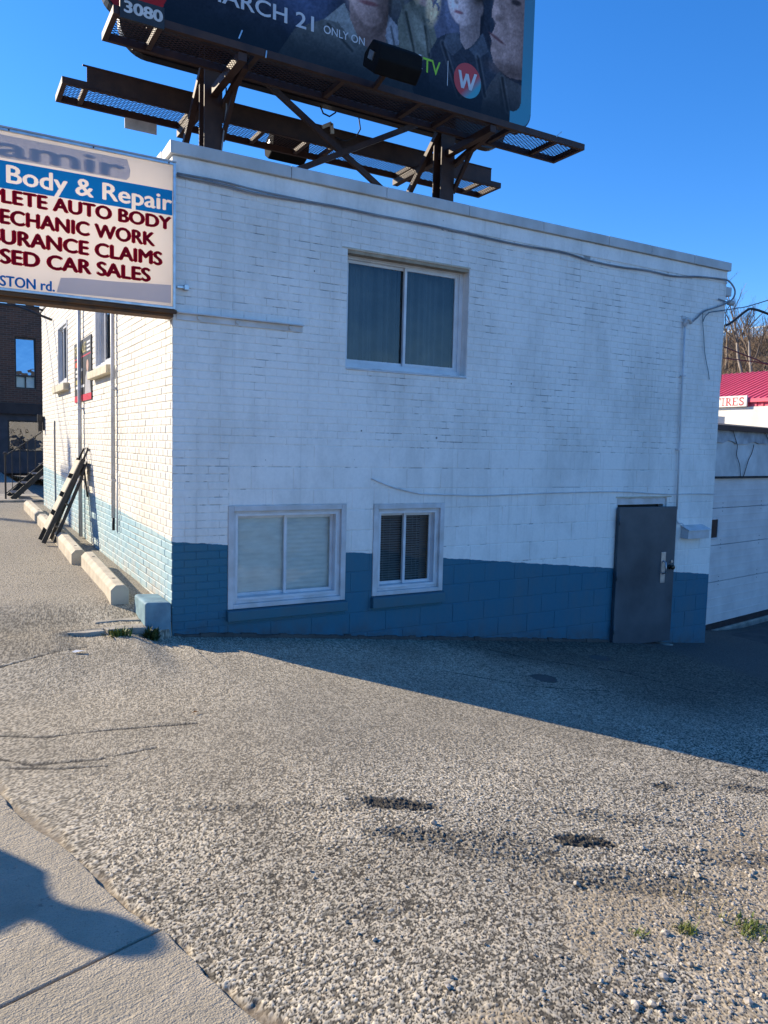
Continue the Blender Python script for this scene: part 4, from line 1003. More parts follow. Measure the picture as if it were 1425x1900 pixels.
MB().tube([(3.1, 3.9, 6.45), (3.15, 3.9, 6.36), (3.25, 3.9, 6.34), (3.35, 3.9, 6.42)], .012, 6).build('loop_cable', M['rubber'], bb_, smooth=True)
MB().tube([(3.75, 3.95, 6.45), (3.78, 3.95, 6.30), (3.74, 4.0, 6.20), (3.62, 4.1, 6.14), (3.5, 4.2, 6.20)], .011, 6).build('loop_cable', M['rubber'], bb_, smooth=True)
b = MB(); b.bar((3.28, 4.2, 6.30), (3.42, 4.2, 6.38), .05); b.bar((3.42, 4.2, 6.38), (3.44, 4.2, 6.24), .05); b.build('cable_bracket', M['coping'], bb_)
MB().tube([(1.44, 3.27, 3.95), (1.40, 3.27, 4.7), (1.45, 3.27, 5.2), (1.50, 3.2, 5.8), (1.46, 3.1, 6.0)], .010, 6).build('feed_cable', M['wall_cable'], bb_, smooth=True)
for p_, q_ in (((1.30, 2.19, 6.14), (1.34, 2.19, 6.24)), ((1.62, 2.19, 6.02), (1.63, 2.19, 6.10)), ((6.0, 2.2, 6.10), (6.10, 2.2, 6.19))):
    MB().bar(p_, q_, .014).build('hook', M['steel'], bb_)

# ------------------------------------------------------------------ things along the sunlit side wall
fs = thing('for_sale_poster', 'black for sale poster with red foot on the sunlit side wall', 'poster', (0, 4.5, 2.15))
M['ps_black'] = pm('poster_black', (.022, .022, .024), (.04, .04, .042), 6, .4, 0)
M['ps_red'] = pm('poster_red', (.62, .03, .07), (.55, .03, .06), 6, .4, 0); M['ps_orange'] = pm('poster_orange', (.75, .10, .02), (.7, .09, .02), 6, .4, 0)
M['ps_gold'] = pm('poster_gold', (.52, .45, .18), (.45, .38, .15), 6, .4, 0); M['ps_white'] = pm('poster_white', (.75, .75, .73), (.7, .7, .68), 6, .4, 0)
M['ps_skin'] = pm('poster_skin', (.50, .30, .24), (.44, .26, .2), 6, .5, 0); M['ps_suit'] = pm('poster_suit', (.40, .40, .42), (.3, .3, .32), 6, .5, 0)
b = MB(); b.box(-5.20, -3.83, -.014, -.004, 2.16, 2.965); b.build('board', M['ps_black'], fs, TL)
def fsf(x0, x1, z0, z1, mat, nm, dy=.0015):
    bb = MB(); bb.quad((x0, -.014 - dy, z0), (x1, -.014 - dy, z0), (x1, -.014 - dy, z1), (x0, -.014 - dy, z1)); bb.build(nm, M[mat], fs, TL)
fsf(-5.20, -3.83, 2.16, 2.245, 'ps_red', 'red_foot'); fsf(-5.18, -3.86, 2.735, 2.75, 'ps_red', 'red_line'); fsf(-5.10, -4.60, 2.635, 2.70, 'ps_orange', 'orange_band')
TFS = TL @ Matrix.Translation((0, -.018, 0))
lettering('FOR SALE', 'FOR SALE', -5.12, -4.22, 2.785, .13, TFS, M['ps_gold'], fs, bold=.01)
for z, k in ((2.56, 5), (2.50, 4), (2.34, 6)): fsf(-5.08, -5.08 + .12 * k, z, z + .035, 'ps_white', 'text_line')
fsf(-5.08, -4.55, 2.40, 2.46, 'ps_gold', 'text_line')
for z in (2.78, 2.83, 2.88): fsf(-4.15, -3.90, z, z + .025, 'ps_white', 'text_line')
b = MB(); b.quad(*[(-4.10 + .085 * math.cos(2 * math.pi * i / 16), -.0165, 2.60 + .075 * math.sin(2 * math.pi * i / 16)) for i in range(16)]); b.build('portrait_face', M['ps_skin'], fs, TL)
b = MB(); b.quad((-4.32, -.016, 2.246), (-3.86, -.016, 2.246), (-3.95, -.016, 2.46), (-4.05, -.016, 2.53), (-4.16, -.016, 2.53), (-4.26, -.016, 2.46)); b.build('portrait_suit', M['ps_suit'], fs, TL)

pp = thing('wall_pipe', 'white pipe beside the nearer side window ending above the blue base', 'pipe', (-.03, 2.35, .8))
MB().tube([(-.035, 2.34, 3.85), (-.035, 2.34, .80)], .022, 10).build('pipe', M['trim'], pp, smooth=True)
MB().tube([(-.035, 2.34, .80), (-.035, 2.34, .66)], .016, 8).build('pipe_end', M['rubber'], pp, smooth=True)
MB().tube([(-.02, 2.20, 1.3), (-.02, 2.20, .66)], .010, 8).build('side_cable', M['trim'], pp, smooth=True)
for z in (3.3, 2.2, 1.2): MB().box(-.06, -.001, 2.31, 2.37, z, z + .025).build('clip', M['trim'], pp)
p2 = thing('wall_pipe', 'white pipe crossing the for sale poster down to the ground', 'pipe', (-.03, 4.55, .35))
MB().tube([(-.045, 4.56, 3.85), (-.045, 4.56, .34)], .026, 10).build('pipe', M['trim'], p2, smooth=True)
for z in (3.4, 2.05, 1.1): MB().box(-.075, -.001, 4.525, 4.595, z, z + .025).build('clip', M['trim'], p2)
cable('wall_cable', [(-.012, 7.45, 1.95), (-.012, 7.46, 1.5), (-.012, 7.44, 1.0), (-.012, 7.43, .42)], .012, M['wall_cable'], 'thin grey cable on the side wall between ladder and staircase', cat='cable')
ml = thing('wall_lantern', 'small black lamp near the far end of the side wall', 'lamp', (-.08, 8.95, 1.9))
b = MB(); b.box(-.03, -.001, 8.90, 9.0, 1.80, 2.05); b.box(-.12, -.03, 8.92, 8.98, 1.95, 2.08); b.box(-.11, -.04, 8.925, 8.975, 1.78, 1.95); b.build('body', M['black'], ml, bevel=.005)

# wheel stops
def stop(x, y0, y1, z0, z1, label, rot=0.0):
    w, h, c = .158, .165, .042
    t = thing('wheel_stop', label, 'wheel stop', (x, (y0 + y1) / 2, (z0 + z1) / 2), 'concrete wheel stops along the side wall')
    L = y1 - y0
    b = MB(); b.prism([(-w / 2, -L / 2, -.02), (w / 2, -L / 2, -.02), (w / 2, -L / 2, h - c), (w / 2 - c, -L / 2, h), (-w / 2 + c, -L / 2, h), (-w / 2, -L / 2, h - c)], (0, L, 0))
    body = b.build('body', M['concrete'], None, bevel=.006); body.parent = t
    t.rotation_euler = (math.atan2(z1 - z0, L), 0, rot)
    for yy_ in (-L / 2 + .32, L / 2 - .32):
        p_ = MB().lathe([(.016, h - .004), (.016, h + .002)], (0, yy_, 0), 10).build('pin', M['dark_int'], None); p_.parent = t
stop(-.305, .55, 2.36, .205, .268, 'concrete wheel stop nearest the building corner', rad(-.8))
stop(-.350, 2.50, 4.30, .272, .308, 'second wheel stop from the building corner, by the ladder feet', rad(-1.3))
stop(-.345, 4.45, 6.25, .311, .347, 'third wheel stop from the corner, just beyond the ladder', rad(-.5))
stop(-.335, 6.50, 8.40, .352, .390, 'wheel stop farthest from the corner, before the metal stairs', 0)

# folded step ladder against the wall
ld = thing('step_ladder', 'folded black step ladder leaning on the sunlit side wall', 'ladder', (-.5, 4.2, .33))
for yy_ in (4.02, 4.40):
    MB().bar((-.57, yy_, .335), (-.085, yy_, 1.40), .025, .055).build('front_rail', M['black'], ld)
    MB().bar((-.44, yy_ + .01, .337), (-.10, yy_ + .01, 1.18), .022, .04).build('rear_rail', M['black'], ld)
for k in range(4):
    t = .16 + .22 * k; x = -.57 + .485 * t; z = .335 + 1.065 * t
    MB().bar((x - .05, 4.035, z - .08), (x - .05, 4.385, z - .08), .012, .01); b = MB()
    b.prism([(x - .035, 4.035, z), (x + .045, 4.035, z + .175), (x + .058, 4.035, z + .168), (x - .022, 4.035, z - .007)], (0, .35, 0)); b.build('tread', M['concrete'], ld)
b = MB(); b.prism([(-.12, 4.03, 1.20), (-.045, 4.03, 1.38), (.0 - .03, 4.03, 1.36), (-.085, 4.03, 1.17)], (0, .36, 0)); b.build('top_tray', M['black'], ld, bevel=.01)
MB().tube([(-.085, 4.03, 1.39), (-.04, 4.04, 1.50), (-.025, 4.08, 1.535), (-.025, 4.34, 1.535), (-.04, 4.38, 1.50), (-.085, 4.39, 1.39)], .014, 8).build('handle', M['black'], ld, smooth=True)
for t in (.2, .55): MB().bar((-.44 + .34 * t, 4.04, .337 + .84 * t), (-.44 + .34 * t, 4.40, .337 + .84 * t), .02).build('rear_bar', M['black'], ld)
MB().bar((-.06, 4.2, 1.36), (-.012, 4.2, .9), .02).build('stay', M['black'], ld)

# corner stub, broken slab, small debris
M['stub'] = pm('pale_blue_concrete', (.20, .33, .38), (.13, .22, .27), 7, .75, .6, 40, dist=.006)
b = MB(); b.prism([(-.232, -.03, -.05), (-.016, -.03, -.05), (-.016, -.03, .285), (-.03, -.03, .30), (-.215, -.03, .312), (-.232, -.03, .30)], (.004, .42, 0))
tag(b.build('concrete_stub', M['stub'], bevel=.012), 'pale blue concrete stub standing at the building corner', 'concrete block')
def broken_slab():
    root = thing('broken_slab', 'cracked grey concrete slab beside the corner stub', 'slab', (-.5, .1, .08))
    for poly, dz in (([(-.83, .0), (-.70, -.06), (-.545, -.05), (-.60, .16), (-.68, .33), (-.80, .16)], .0), ([(-.535, -.052), (-.37, -.065), (-.236, -.10), (-.236, .12), (-.40, .17), (-.592, .155)], .010), ([(-.59, .17), (-.40, .18), (-.236, .13), (-.236, .36), (-.42, .42), (-.66, .35)], .035)):
        b = MB(); b.prism([(x, y, -.02) for x, y in poly], (random.uniform(-.01, .01), random.uniform(-.004, .004), .135 + dz * .7)); b.build('slab_piece', M['concrete_grey'], root, bevel=.006)
broken_slab()
b = MB(); b.quad((-.02, .012, .004), (.05, -.02, .012), (.075, .004, .006), (.01, .035, .010)); b.quad((.0, -.01, .002), (.05, -.02, .012), (-.02, .012, .004))
o = tag(b.build('paper_scrap', M['ps_white']), 'white paper scrap lying on the asphalt left of the corner', 'paper'); o.location = (-.845, -.49, hz(-.845, -.49) + .008)
b = MB(); b.quad((-.02, 0, .004), (0, -.012, .010), (.026, .0, .006), (.0, .014, .012)); o = tag(b.build('fallen_leaf', pm('orange_leaf', (.55, .22, .04), (.4, .15, .03), 20, .7, 0)), 'small orange leaf on the sunlit asphalt', 'leaf'); o.location = (-.366, -1.942, hz(-.366, -1.942) + .008)
for (x, y, r_, lb) in ((2.81, -1.50, .11, 'round iron cover in the shaded asphalt, nearer one'), (4.21, -.80, .10, 'round iron cover in the shaded asphalt near the wall')):
    t = thing('utility_cover', lb, 'cover', (x, y, hz(x, y)), 'iron covers in the shaded asphalt')
    MB().lathe([(r_ + .02, hz(x, y) - .03), (r_ + .02, hz(x, y) + .006), (r_, hz(x, y) + .006), (r_, hz(x, y) + .002)], (x, y, 0), 24).build('ring', M['roofing'], t)
    MB().lathe([(r_ - .006, hz(x, y) - .02), (r_ - .006, hz(x, y) + .010)], (x, y, 0), 24).build('lid', M['roofing'], t, bevel=.003)

M['leaf'] = pm('weed_leaf', (.085, .13, .02), (.16, .17, .035), 30, .6, 0); M['leaf_dark'] = pm('weed_leaf_dark', (.03, .055, .015), (.06, .085, .025), 30, .6, 0); M['straw'] = pm('dry_grass', (.36, .29, .14), (.26, .2, .09), 30, .8, 0)
def weed(x, y, z, r_, h, n_, label, leaf='leaf', blade=.008, upright=.5, frond=False):
    b = MB()
    for i in range(n_):
        a = random.uniform(0, 6.283); L = h * random.uniform(.5, 1.1); tilt = random.uniform(.1, 1.25) * (1.2 - upright); ox, oy = random.gauss(0, r_ * .35), random.gauss(0, r_ * .35)
        dx, dy = math.cos(a), math.sin(a); w = blade * random.uniform(.6, 1.3); nx_, ny_ = -dy * w, dx * w; pts = []
        for k in range(4):
            t = k / 3; q_ = tilt * (.4 + .9 * t); pts.append((x + ox + dx * L * t * math.sin(q_), y + oy + dy * L * t * math.sin(q_), z - .01 + L * t * math.cos(q_) + .0))
        for k in range(3):
            s0 = 1 - (k / 3) ** 2; s1 = 1 - ((k + 1) / 3) ** 2
            if frond: s0, s1 = (.4, 1.0, .9, .0)[k], (.4, 1.0, .9, .0)[k + 1]
            b.quad((pts[k][0] - nx_ * s0, pts[k][1] - ny_ * s0, pts[k][2]), (pts[k][0] + nx_ * s0, pts[k][1] + ny_ * s0, pts[k][2]), (pts[k + 1][0] + nx_ * s1, pts[k + 1][1] + ny_ * s1, pts[k + 1][2]), (pts[k + 1][0] - nx_ * s1, pts[k + 1][1] - ny_ * s1, pts[k + 1][2] + .0005))
    me = bpy.data.meshes.new('weed'); me.from_pydata(b.v, [], b.f); me.update(); me.materials.append(M[leaf])
    return tag(link('weed', me), label, 'weed', 'weeds in the cracks')
weed(-.46, -.12, .03, .09, .14, 170, 'green weed growing before the broken slab', 'leaf', .010, .55, True)
weed(-.20, -.11, .0, .07, .15, 120, 'dark weed at the foot of the corner stub', 'leaf_dark', .015, .6, True)
weed(.86, -4.80, hz(.86, -4.8), .13, .045, 300, 'broad green grass tuft at the right edge of the gravel', 'leaf', .0035, .05)
weed(.62, -4.72, hz(.62, -4.72), .05, .05, 110, 'small low grass tuft in the gravel, middle of three', 'leaf', .003, .3)
weed(.42, -4.68, hz(.42, -4.68), .05, .035, 70, 'sparse flat grass tuft in the gravel, left of three', 'leaf', .003, .2)
weed(.80, -4.60, hz(.80, -4.60), .16, .10, 60, 'dry straw stalks lying behind the gravel tufts', 'straw', .0016, -.2)['kind'] = 'stuff'

# loose gravel and grit on the dirt
def gravel():
    ico = bmesh.new(); bmesh.ops.create_icosphere(ico, subdivisions=1, radius=1); iv = np.array([v.co[:] for v in ico.verts]); ifc = np.array([[v.index for v in f.verts] for f in ico.faces]); ico.free()
    V, F = [], []; n_ = 0
    while n_ < 2600:
        x = random.uniform(-.5, 2.0); y = random.uniform(-5.3, -3.6); d = float(sstep((((x - .35) * .62 - (y + 4.42)) * 1.6 + .1)))
        if random.random() > d * .95 + .04: continue
        s_ = random.uniform(.0025, .0085) * (1 if random.random() < .93 else 1.8)
        sc = np.array([random.uniform(.8, 1.3), random.uniform(.8, 1.3), random.uniform(.5, .8)]) * s_
        a = random.uniform(0, 6.28); R_ = np.array([[math.cos(a), -math.sin(a), 0], [math.sin(a), math.cos(a), 0], [0, 0, 1]])
        V.append(((iv * (1 + .25 * rng.standard_normal((len(iv), 1)).clip(-1, 1))) * sc) @ R_.T + np.array([x, y, hz(x, y) + .002 + sc[2] * .6])); F.append(ifc + len(iv) * n_); n_ += 1
    me = bpy.data.meshes.new('gravel'); me.from_pydata(np.concatenate(V).tolist(), [], np.concatenate(F).tolist()); me.update()
    m, n, l, p = new_mat('loose_gravel'); vo = noise(n, l, 45, 1); l.new(mixc(n, l, ramp(n, l, vo, .3, .7), (.55, .50, .42), (.20, .17, .13)), p.inputs['Base Color']); p.inputs['Roughness'].default_value = .85
    me.materials.append(m); o = link('gravel', me); o['kind'] = 'stuff'; o['label'] = 'loose gravel scattered over the dirt at the right'; o['category'] = 'gravel'
gravel()

# ------------------------------------------------------------------ left background: brown brick shop and metal stairs
def brick_far_mat():
    m, n, l, p = new_mat('brown_brick')
    tc = n.new('ShaderNodeNewGeometry'); mp = n.new('ShaderNodeMapping'); mp.inputs['Rotation'].default_value = (rad(-90), 0, 0); l.new(tc.outputs['Position'], mp.inputs[0])
    bt = n.new('ShaderNodeTexBrick'); l.new(mp.outputs[0], bt.inputs['Vector']); bt.inputs['Scale'].default_value = 1.0
    bt.inputs['Brick Width'].default_value = .24; bt.inputs['Row Height'].default_value = .078; bt.inputs['Mortar Size'].default_value = .009
    bt.inputs['Color1'].default_value = (.150, .070, .042, 1); bt.inputs['Color2'].default_value = (.085, .045, .030, 1); bt.inputs['Mortar'].default_value = (.15, .115, .09, 1)
    l.new(bt.outputs['Color'], p.inputs['Base Color']); p.inputs['Roughness'].default_value = .9
    l.new(bump(n, l, bt.outputs['Fac'], .5, -.01), p.inputs['Normal']); return m
M['brown'] = brick_far_mat(); M['brown_dark'] = pm('dark_fascia', (.04, .03, .026), (.06, .045, .04), 2, .8, .2, 20); M['frame_dark'] = pm('dark_frame', (.03, .027, .025), (.045, .04, .038), 4, .5, 0)
Yb = 26.0
bk = thing('brick_shop', 'brown brick two storey building behind the metal stairs', 'building', (1.5, Yb, .5))
zw = (3.52, 5.46); xw = (.86, 1.585)
b = MB()
for a, c, e, f in ((-9, xw[0], 2.96, 6.56), (xw[1], 9, 2.96, 6.56), (xw[0], xw[1], zw[1], 6.56), (xw[0], xw[1], 2.96, zw[0])): b.box(a, c, Yb, Yb + .3, e, f)
b.build('upper_wall', M['brown'], bk)
b = MB(); b.box(-9, 9, Yb + .3, Yb + 9, .2, 6.4); b.build('body', M['brown_dark'], bk)
b = MB(); b.box(-9, 9, Yb - .05, Yb + .32, 6.56, 6.64); b.build('roof_edge', M['black'], bk)
b = MB(); b.box(-9, 9, Yb - .12, Yb + .299, 2.55, 2.955); b.build('canopy', M['brown_dark'], bk)
b = MB()
for a, c, e, f in ((-9, .58, .3, 2.545), (2.6, 9, .3, 2.545), (.58, 2.6, .3, 1.12), (.58, 2.6, 2.32, 2.545)): b.box(a, c, Yb + .05, Yb + .298, e, f)
b.build('lower_wall', pm('shop_panel', (.085, .08, .085), (.06, .058, .06), 3, .8, .2, 15), bk)
b = MB(); frame_ring(b, xw[0], xw[1], zw[0], zw[1], Yb + .08, Yb + .2, .05); b.box(xw[0] + .05, xw[1] - .05, Yb + .085, Yb + .19, 3.98, 4.04); b.box(1.20, 1.25, Yb + .085, Yb + .19, zw[0] + .05, 3.98); wf = b.build('window', M['frame_dark'], bk)
def mirror_pane(x0, x1, z0, z1, y, par, mat='sky_glass'):
    bb = MB(); bb.quad((x0, y, z0), (x1, y, z0), (x1, y, z1), (x0, y, z1)); bb.build('pane', M[mat], par)
M['sky_glass'] = glass_mat('reflecting_glass', (.25, .28, .3), .60)
bb = MB(); bb.quad((xw[0] + .05, Yb + .08, 4.04), (xw[1] - .05, Yb + .08, 4.04), (xw[1] - .05, Yb + .19, zw[1] - .05), (xw[0] + .05, Yb + .19, zw[1] - .05)); bb.build('pane', M['sky_glass'], wf); mirror_pane(xw[0] + .05, 1.20, zw[0] + .05, 3.98, Yb + .13, wf, 'glass'); mirror_pane(1.25, xw[1] - .05, zw[0] + .05, 3.98, Yb + .13, wf, 'glass')
for a, c in ((xw[0] + .05, 1.20), (1.25, xw[1] - .05)):
    bb = MB(); bb.quad((a, Yb + .2, zw[0]), (c, Yb + .2, zw[0]), (c, Yb + .2, 3.98), (a, Yb + .2, 3.98)); bb.build('paper_screen', M['blind'], wf)
b = MB(); frame_ring(b, .58, 2.6, 1.12, 2.32, Yb + .1, Yb + .2, .06); sf = b.build('shop_window', M['frame_dark'], bk); mirror_pane(.64, 2.54, 1.18, 2.26, Yb + .15, sf, 'glass_dark')

st = thing('metal_stairs', 'black metal outdoor staircase with railing at the far left', 'staircase', (-.45, 10.3, .45))
def zline(x): return .43 + (x + .47) * .985
for yy_ in (10.15, 11.05):
    MB().bar((-.47, yy_, .45), (1.25, yy_, zline(1.25)), .03, .10).build('stringer', M['black'], st)
for k in range(9):
    x = -.36 + .19 * k; MB().box(x - .11, x + .11, 10.165, 11.035, zline(x) + .020, zline(x) + .038).build('tread', M['black'], st)
for yy_ in (10.15,):
    MB().tube([(-.58, yy_, .42), (-.58, yy_, 1.33)], .018, 8).build('newel', M['black'], st); MB().lathe([(.0, 0), (.03, .012), (.03, .035), (.0, .05)], (-.58, yy_, 1.33), 10).build('newel_cap', M['black'], st)
    MB().bar((-.58, yy_, 1.30), (1.25, yy_, 1.30 + 1.83 * .72), .028, .02).build('handrail', M['black'], st); MB().bar((-.58, yy_, .56), (1.25, yy_, .56 + 1.83 * .9), .02, .02).build('lower_rail', M['black'], st)
    for k in range(12):
        x = -.46 + .14 * k; MB().bar((x, yy_, .56 + (x + .58) * .9), (x, yy_, 1.30 + (x + .58) * .72), .013).build('baluster', M['black'], st)
b = MB(); b.box(1.25, 2.5, 10.1, 11.1, 2.08, 2.14); b.build('landing', M['black'], st)
for x in (1.3, 2.45):
    for yy_ in (10.15, 11.05): MB().box(x - .025, x + .025, yy_ - .025, yy_ + .025, hz(-1, 10.5) - .05 if x < 0 else -1.2, 2.079).build('leg', M['black'], st)
b = MB(); b.prism([(-1.6, 9.85, .36), (.10, 9.75, .36), (.10, 11.6, .36), (-1.6, 11.6, .36)], (0, 0, .10)); tag(b.build('concrete_pad', M['concrete_grey'], bevel=.01), 'flat concrete pad under the foot of the metal stairs', 'pad')

ro = thing('unseen_row_building', 'unseen long brown building across the street, added to darken window reflections', 'building', (-24, 30, 0))  # out of view, put in so the side windows reflect something dark
MB().box(-32, -24, -30, 70, -.5, 6.8).build('wall', M['brown'], ro); MB().box(-32.2, -23.8, -30.2, 70.2, 6.8, 7.2).build('roof_edge', M['brown_dark'], ro)
# ------------------------------------------------------------------ right background: garage, tire shop, bank
GD = Vector((.9861, .1662, 0)); GP = Vector((8.191, .889, 0)); GN = Vector((.1662, -.9861, 0))
TG = Matrix(((GD.x, -GN.x, 0, GP.x), (GD.y, -GN.y, 0, GP.y), (0, 0, 1, 0), (0, 0, 0, 1)))     # x along the garage front, y inward
M['gar_white'] = pm('garage_panel', (.76, .75, .72), (.62, .61, .59), 2.5, .45, .06, 30); M['gar_wall'] = pm('garage_stucco', (.74, .73, .70), (.48, .47, .45), 2.2, .8, .3, 20); M['fascia'] = pm('torn_fascia', (.52, .56, .58), (.26, .28, .30), 4, .6, .5, 14)
gr = thing('garage', 'low white garage with sectional door right of the building', 'garage', (9.5, 1.5, -1))
zt = [1.315, .870, .315, -.24, -.875]
for i in range(4):
    b = MB(); b.box(-.95, 3.4, .0, .05, zt[i + 1] + .004, zt[i] - .004)
    for k in range(1, 5):
        z = zt[i + 1] + (zt[i] - zt[i + 1]) * k / 5; b.box(-.95, 3.4, -.004, .0, z - .012, z + .012)
    pn = b.build('door_panel', M['gar_white'], gr, TG, bevel=.003)
    if i < 3:
        for x in (.25, 1.5):
            for dz in (.06, .0, -.06): MB().lathe([(.005, -.006), (.005, .0)], (x, 0, zt[i + 1] + dz + .012), 8, 'Y').build('rivet', M['dark_int'], pn, TG)
b = MB(); frame_ring(b, -.20, .14, .405, .735, -.016, -.001, .03); gw = b.build('door_light', M['trim'], gr, TG)
b = MB(); b.box(-.17, .11, -.006, -.001, .435, .705); b.build('pane', M['black'], gw, TG)
b = MB(); b.box(-.95, 3.4, -.02, .06, -.96, -.879); b.build('rubber_seal', M['rubber'], gr, TG)
b = MB(); b.box(-1.25, 5.5, -.06, .2, -1.3, -.96); b.build('threshold', M['concrete_grey'], gr, TG, bevel=.02)
b = MB(); b.box(-1.25, 5.5, -.05, .2, 1.345, 1.90); b.box(-1.25, -.95, -.05, .2, -.96, 1.345); b.box(3.4, 5.5, -.05, .2, -.96, 1.345); b.build('wall', M['gar_wall'], gr, TG)
b = MB(); b.box(-1.0, 3.45, -.058, -.04, 1.312, 1.344); b.build('door_head', M['dark_int'], gr, TG)
b = MB(); xs_ = np.linspace(-1.25, 5.6, 50)
lo = [(x, -.075, 1.845 + .018 * math.sin(x * 9) + random.uniform(-.02, .02)) for x in xs_]; b.prism(lo + [(5.6, -.075, 2.03), (-1.25, -.075, 2.03)], (0, .02, 0)); b.build('fascia', M['fascia'], gr, TG)
b = MB(); b.prism([(-1.3, -.12, 2.035), (-1.3, -.12, 2.075), (-1.3, 5.4, 2.60), (-1.3, 5.4, 2.20)], (6.9, 0, 0)); b.build('roof', M['roofing'], gr, TG)
b = MB(); b.box(-1.3, 5.6, -.16, -.1205, 2.015, 2.085); b.build('drip_edge', M['black'], gr, TG)
b = MB(); b.box(5.4, 5.5, .2, 5.2, -1.3, 2.2); b.box(-1.24, 5.4, 5.1, 5.2, -1.3, 2.2); b.build('side_wall', M['gar_wall'], gr, TG)
cable('wall_cable', [tuple(TG @ Vector(p_)) for p_ in ((.22, -.10, 2.02), (.33, -.09, 1.90), (.42, -.08, 1.80), (.44, -.07, 1.66), (.55, -.07, 1.52), (.60, -.07, 1.34))], .0055, M['rubber'], 'black wire hanging on the garage front, left one')
cable('wall_cable', [tuple(TG @ Vector(p_)) for p_ in ((.95, -.08, 1.83), (.92, -.07, 1.70), (.82, -.07, 1.58), (.74, -.07, 1.42), (.70, -.07, 1.34))], .0055, M['rubber'], 'black wire hanging on the garage front, middle one')
cable('wall_cable', [tuple(TG @ Vector(p_)) for p_ in ((1.25, -.10, 2.03), (1.38, -.09, 1.93), (1.55, -.08, 1.82), (1.7, -.08, 1.78))], .0055, M['rubber'], 'black wire crossing the torn fascia of the garage')
b = MB(); b.prism([(7.2, .2, -1.02), (8.3, -.05, -1.02), (10.5, .3, -1.02), (12, .95, -1.02), (8.0, .55, -1.02)], (0, 0, .06)); tag(b.build('ramp_patch', M['roofing'], bevel=.02), 'dark broken apron before the garage door', 'apron')

XT = 16.0
M['red_metal'] = pm('red_metal_roof', (.85, .13, .19), (.75, .11, .16), 3, .4, 0); M['ts_white'] = pm('tire_shop_white', (.78, .76, .70), (.66, .64, .58), 2, .7, .2, 20); M['ts_red'] = pm('tire_sign_red', (.50, .03, .05), (.42, .03, .04), 6, .5, 0)
ts = thing('tire_shop', 'tire shop with red metal roof and white front beyond the garage', 'building', (XT + 2, 6, -1))
b = MB(); b.box(XT, XT + 6, 3.6, 11, -1.4, 2.89); b.build('wall', M['ts_white'], ts)
b = MB(); b.prism([(XT - .05, 3.6, 3.09), (XT + 2.6, 3.6, 4.05), (XT + 2.6, 3.6, 3.95), (XT - .05, 3.6, 3.0)], (0, 7.4, 0)); rf = b.build('roof', M['red_metal'], ts)
for k in range(44):
    y = 3.7 + .17 * k; MB().bar((XT - .05, y, 3.10), (XT + 2.6, y, 4.06), .02, .035).build('seam', M['red_metal'], rf)
b = MB(); b.box(XT + .04, XT + 3, 3.62, 10.98, 2.895, 3.02); b.build('red_front', M['red_metal'], ts)
for k in range(40):
    y = 3.7 + .18 * k; MB().box(XT + .015, XT + .04, y, y + .05, 2.895, 3.05).build('rib', M['red_metal'], ts)
TT = Matrix.Translation((XT, 0, 0)) @ TL
b = MB(); b.box(-7.6, -5.875, -.10, -.05, 2.895, 3.17); sb = b.build('sign_board', M['ts_white'], ts, TT)
# serif letters T I R E S
def serif(ch, x, w, z, h):
    b = MB(); t = w * .22; f = h * .13; s_ = t * .55
    def r_(a, c, e, g): b.quad((x + a, -.103, z + e), (x + c, -.103, z + e), (x + c, -.103, z + g), (x + a, -.103, z + g))
    def seg(p, q, k): 
        d = Vector((q[0] - p[0], 0, q[1] - p[1])).normalized(); nn = Vector((-d.z, 0, d.x)) * k / 2; P = Vector((x + p[0], -.1035, z + p[1])); Q = Vector((x + q[0], -.1035, z + q[1])); b.quad(P - nn, Q - nn, Q + nn, P + nn)
    if ch == 'T': r_(0, w, h - f, h); r_(w / 2 - t / 2, w / 2 + t / 2, f * .6, h - f); r_(w * .25, w * .75, 0, f * .6); r_(0, f * .6, h * .70, h - f); r_(w - f * .6, w, h * .70, h - f)
    if ch == 'I': r_(w / 2 - t / 2, w / 2 + t / 2, f * .6, h - f * .6); r_(w * .1, w * .9, 0, f * .6); r_(w * .1, w * .9, h - f * .6, h)
    if ch == 'E': r_(t * .6, t * 1.6, f * .7, h - f * .7); r_(0, w, 0, f * .7); r_(0, w, h - f * .7, h); r_(t * 1.6, w * .75, h * .47, h * .56); r_(w - f * .5, w, f * .7, h * .28); r_(w - f * .5, w, h * .72, h - f * .7)
    if ch == 'R': r_(t * .6, t * 1.6, f * .7, h - f * .7); r_(0, w * .5, 0, f * .6); r_(0, w * .6, h - f * .7, h); r_(t * 1.6, w * .6, h * .44, h * .54); r_(w * .62, w * .62 + t * .9, h * .52, h * .93); seg((w * .5, h * .46), (w * .95, f * .2), t * .9); r_(w * .85, w * 1.05, 0, f * .5)
    if ch == 'S':
        P = [(w * .85, h * .78), (w * .78, h * .93), (w * .5, h * .96), (w * .2, h * .86), (w * .2, h * .66), (w * .5, h * .52), (w * .82, h * .38), (w * .84, h * .16), (w * .52, h * .04), (w * .2, h * .08), (w * .12, h * .25)]
        for p, q_ in zip(P[:-1], P[1:]): seg(p, q_, t * .85)
    me = bpy.data.meshes.new('lettering'); me.from_pydata([tuple(TT @ Vector(v)) for v in b.v], [], b.f); me.update(); me.materials.append(M['ts_red']); link('lettering', me, sb)
for i, ch in enumerate('TIRES'): serif(ch, (-6.78, -6.60, -6.475, -6.285, -6.10)[i], (.17, .10, .165, .16, .155)[i], 2.925, .20)
b = MB(); b.box(XT - 2.6, XT - .6, 6.1, 8.5, -1.4, 2.62); b.build('annex_wall', M['ts_white'], ts)

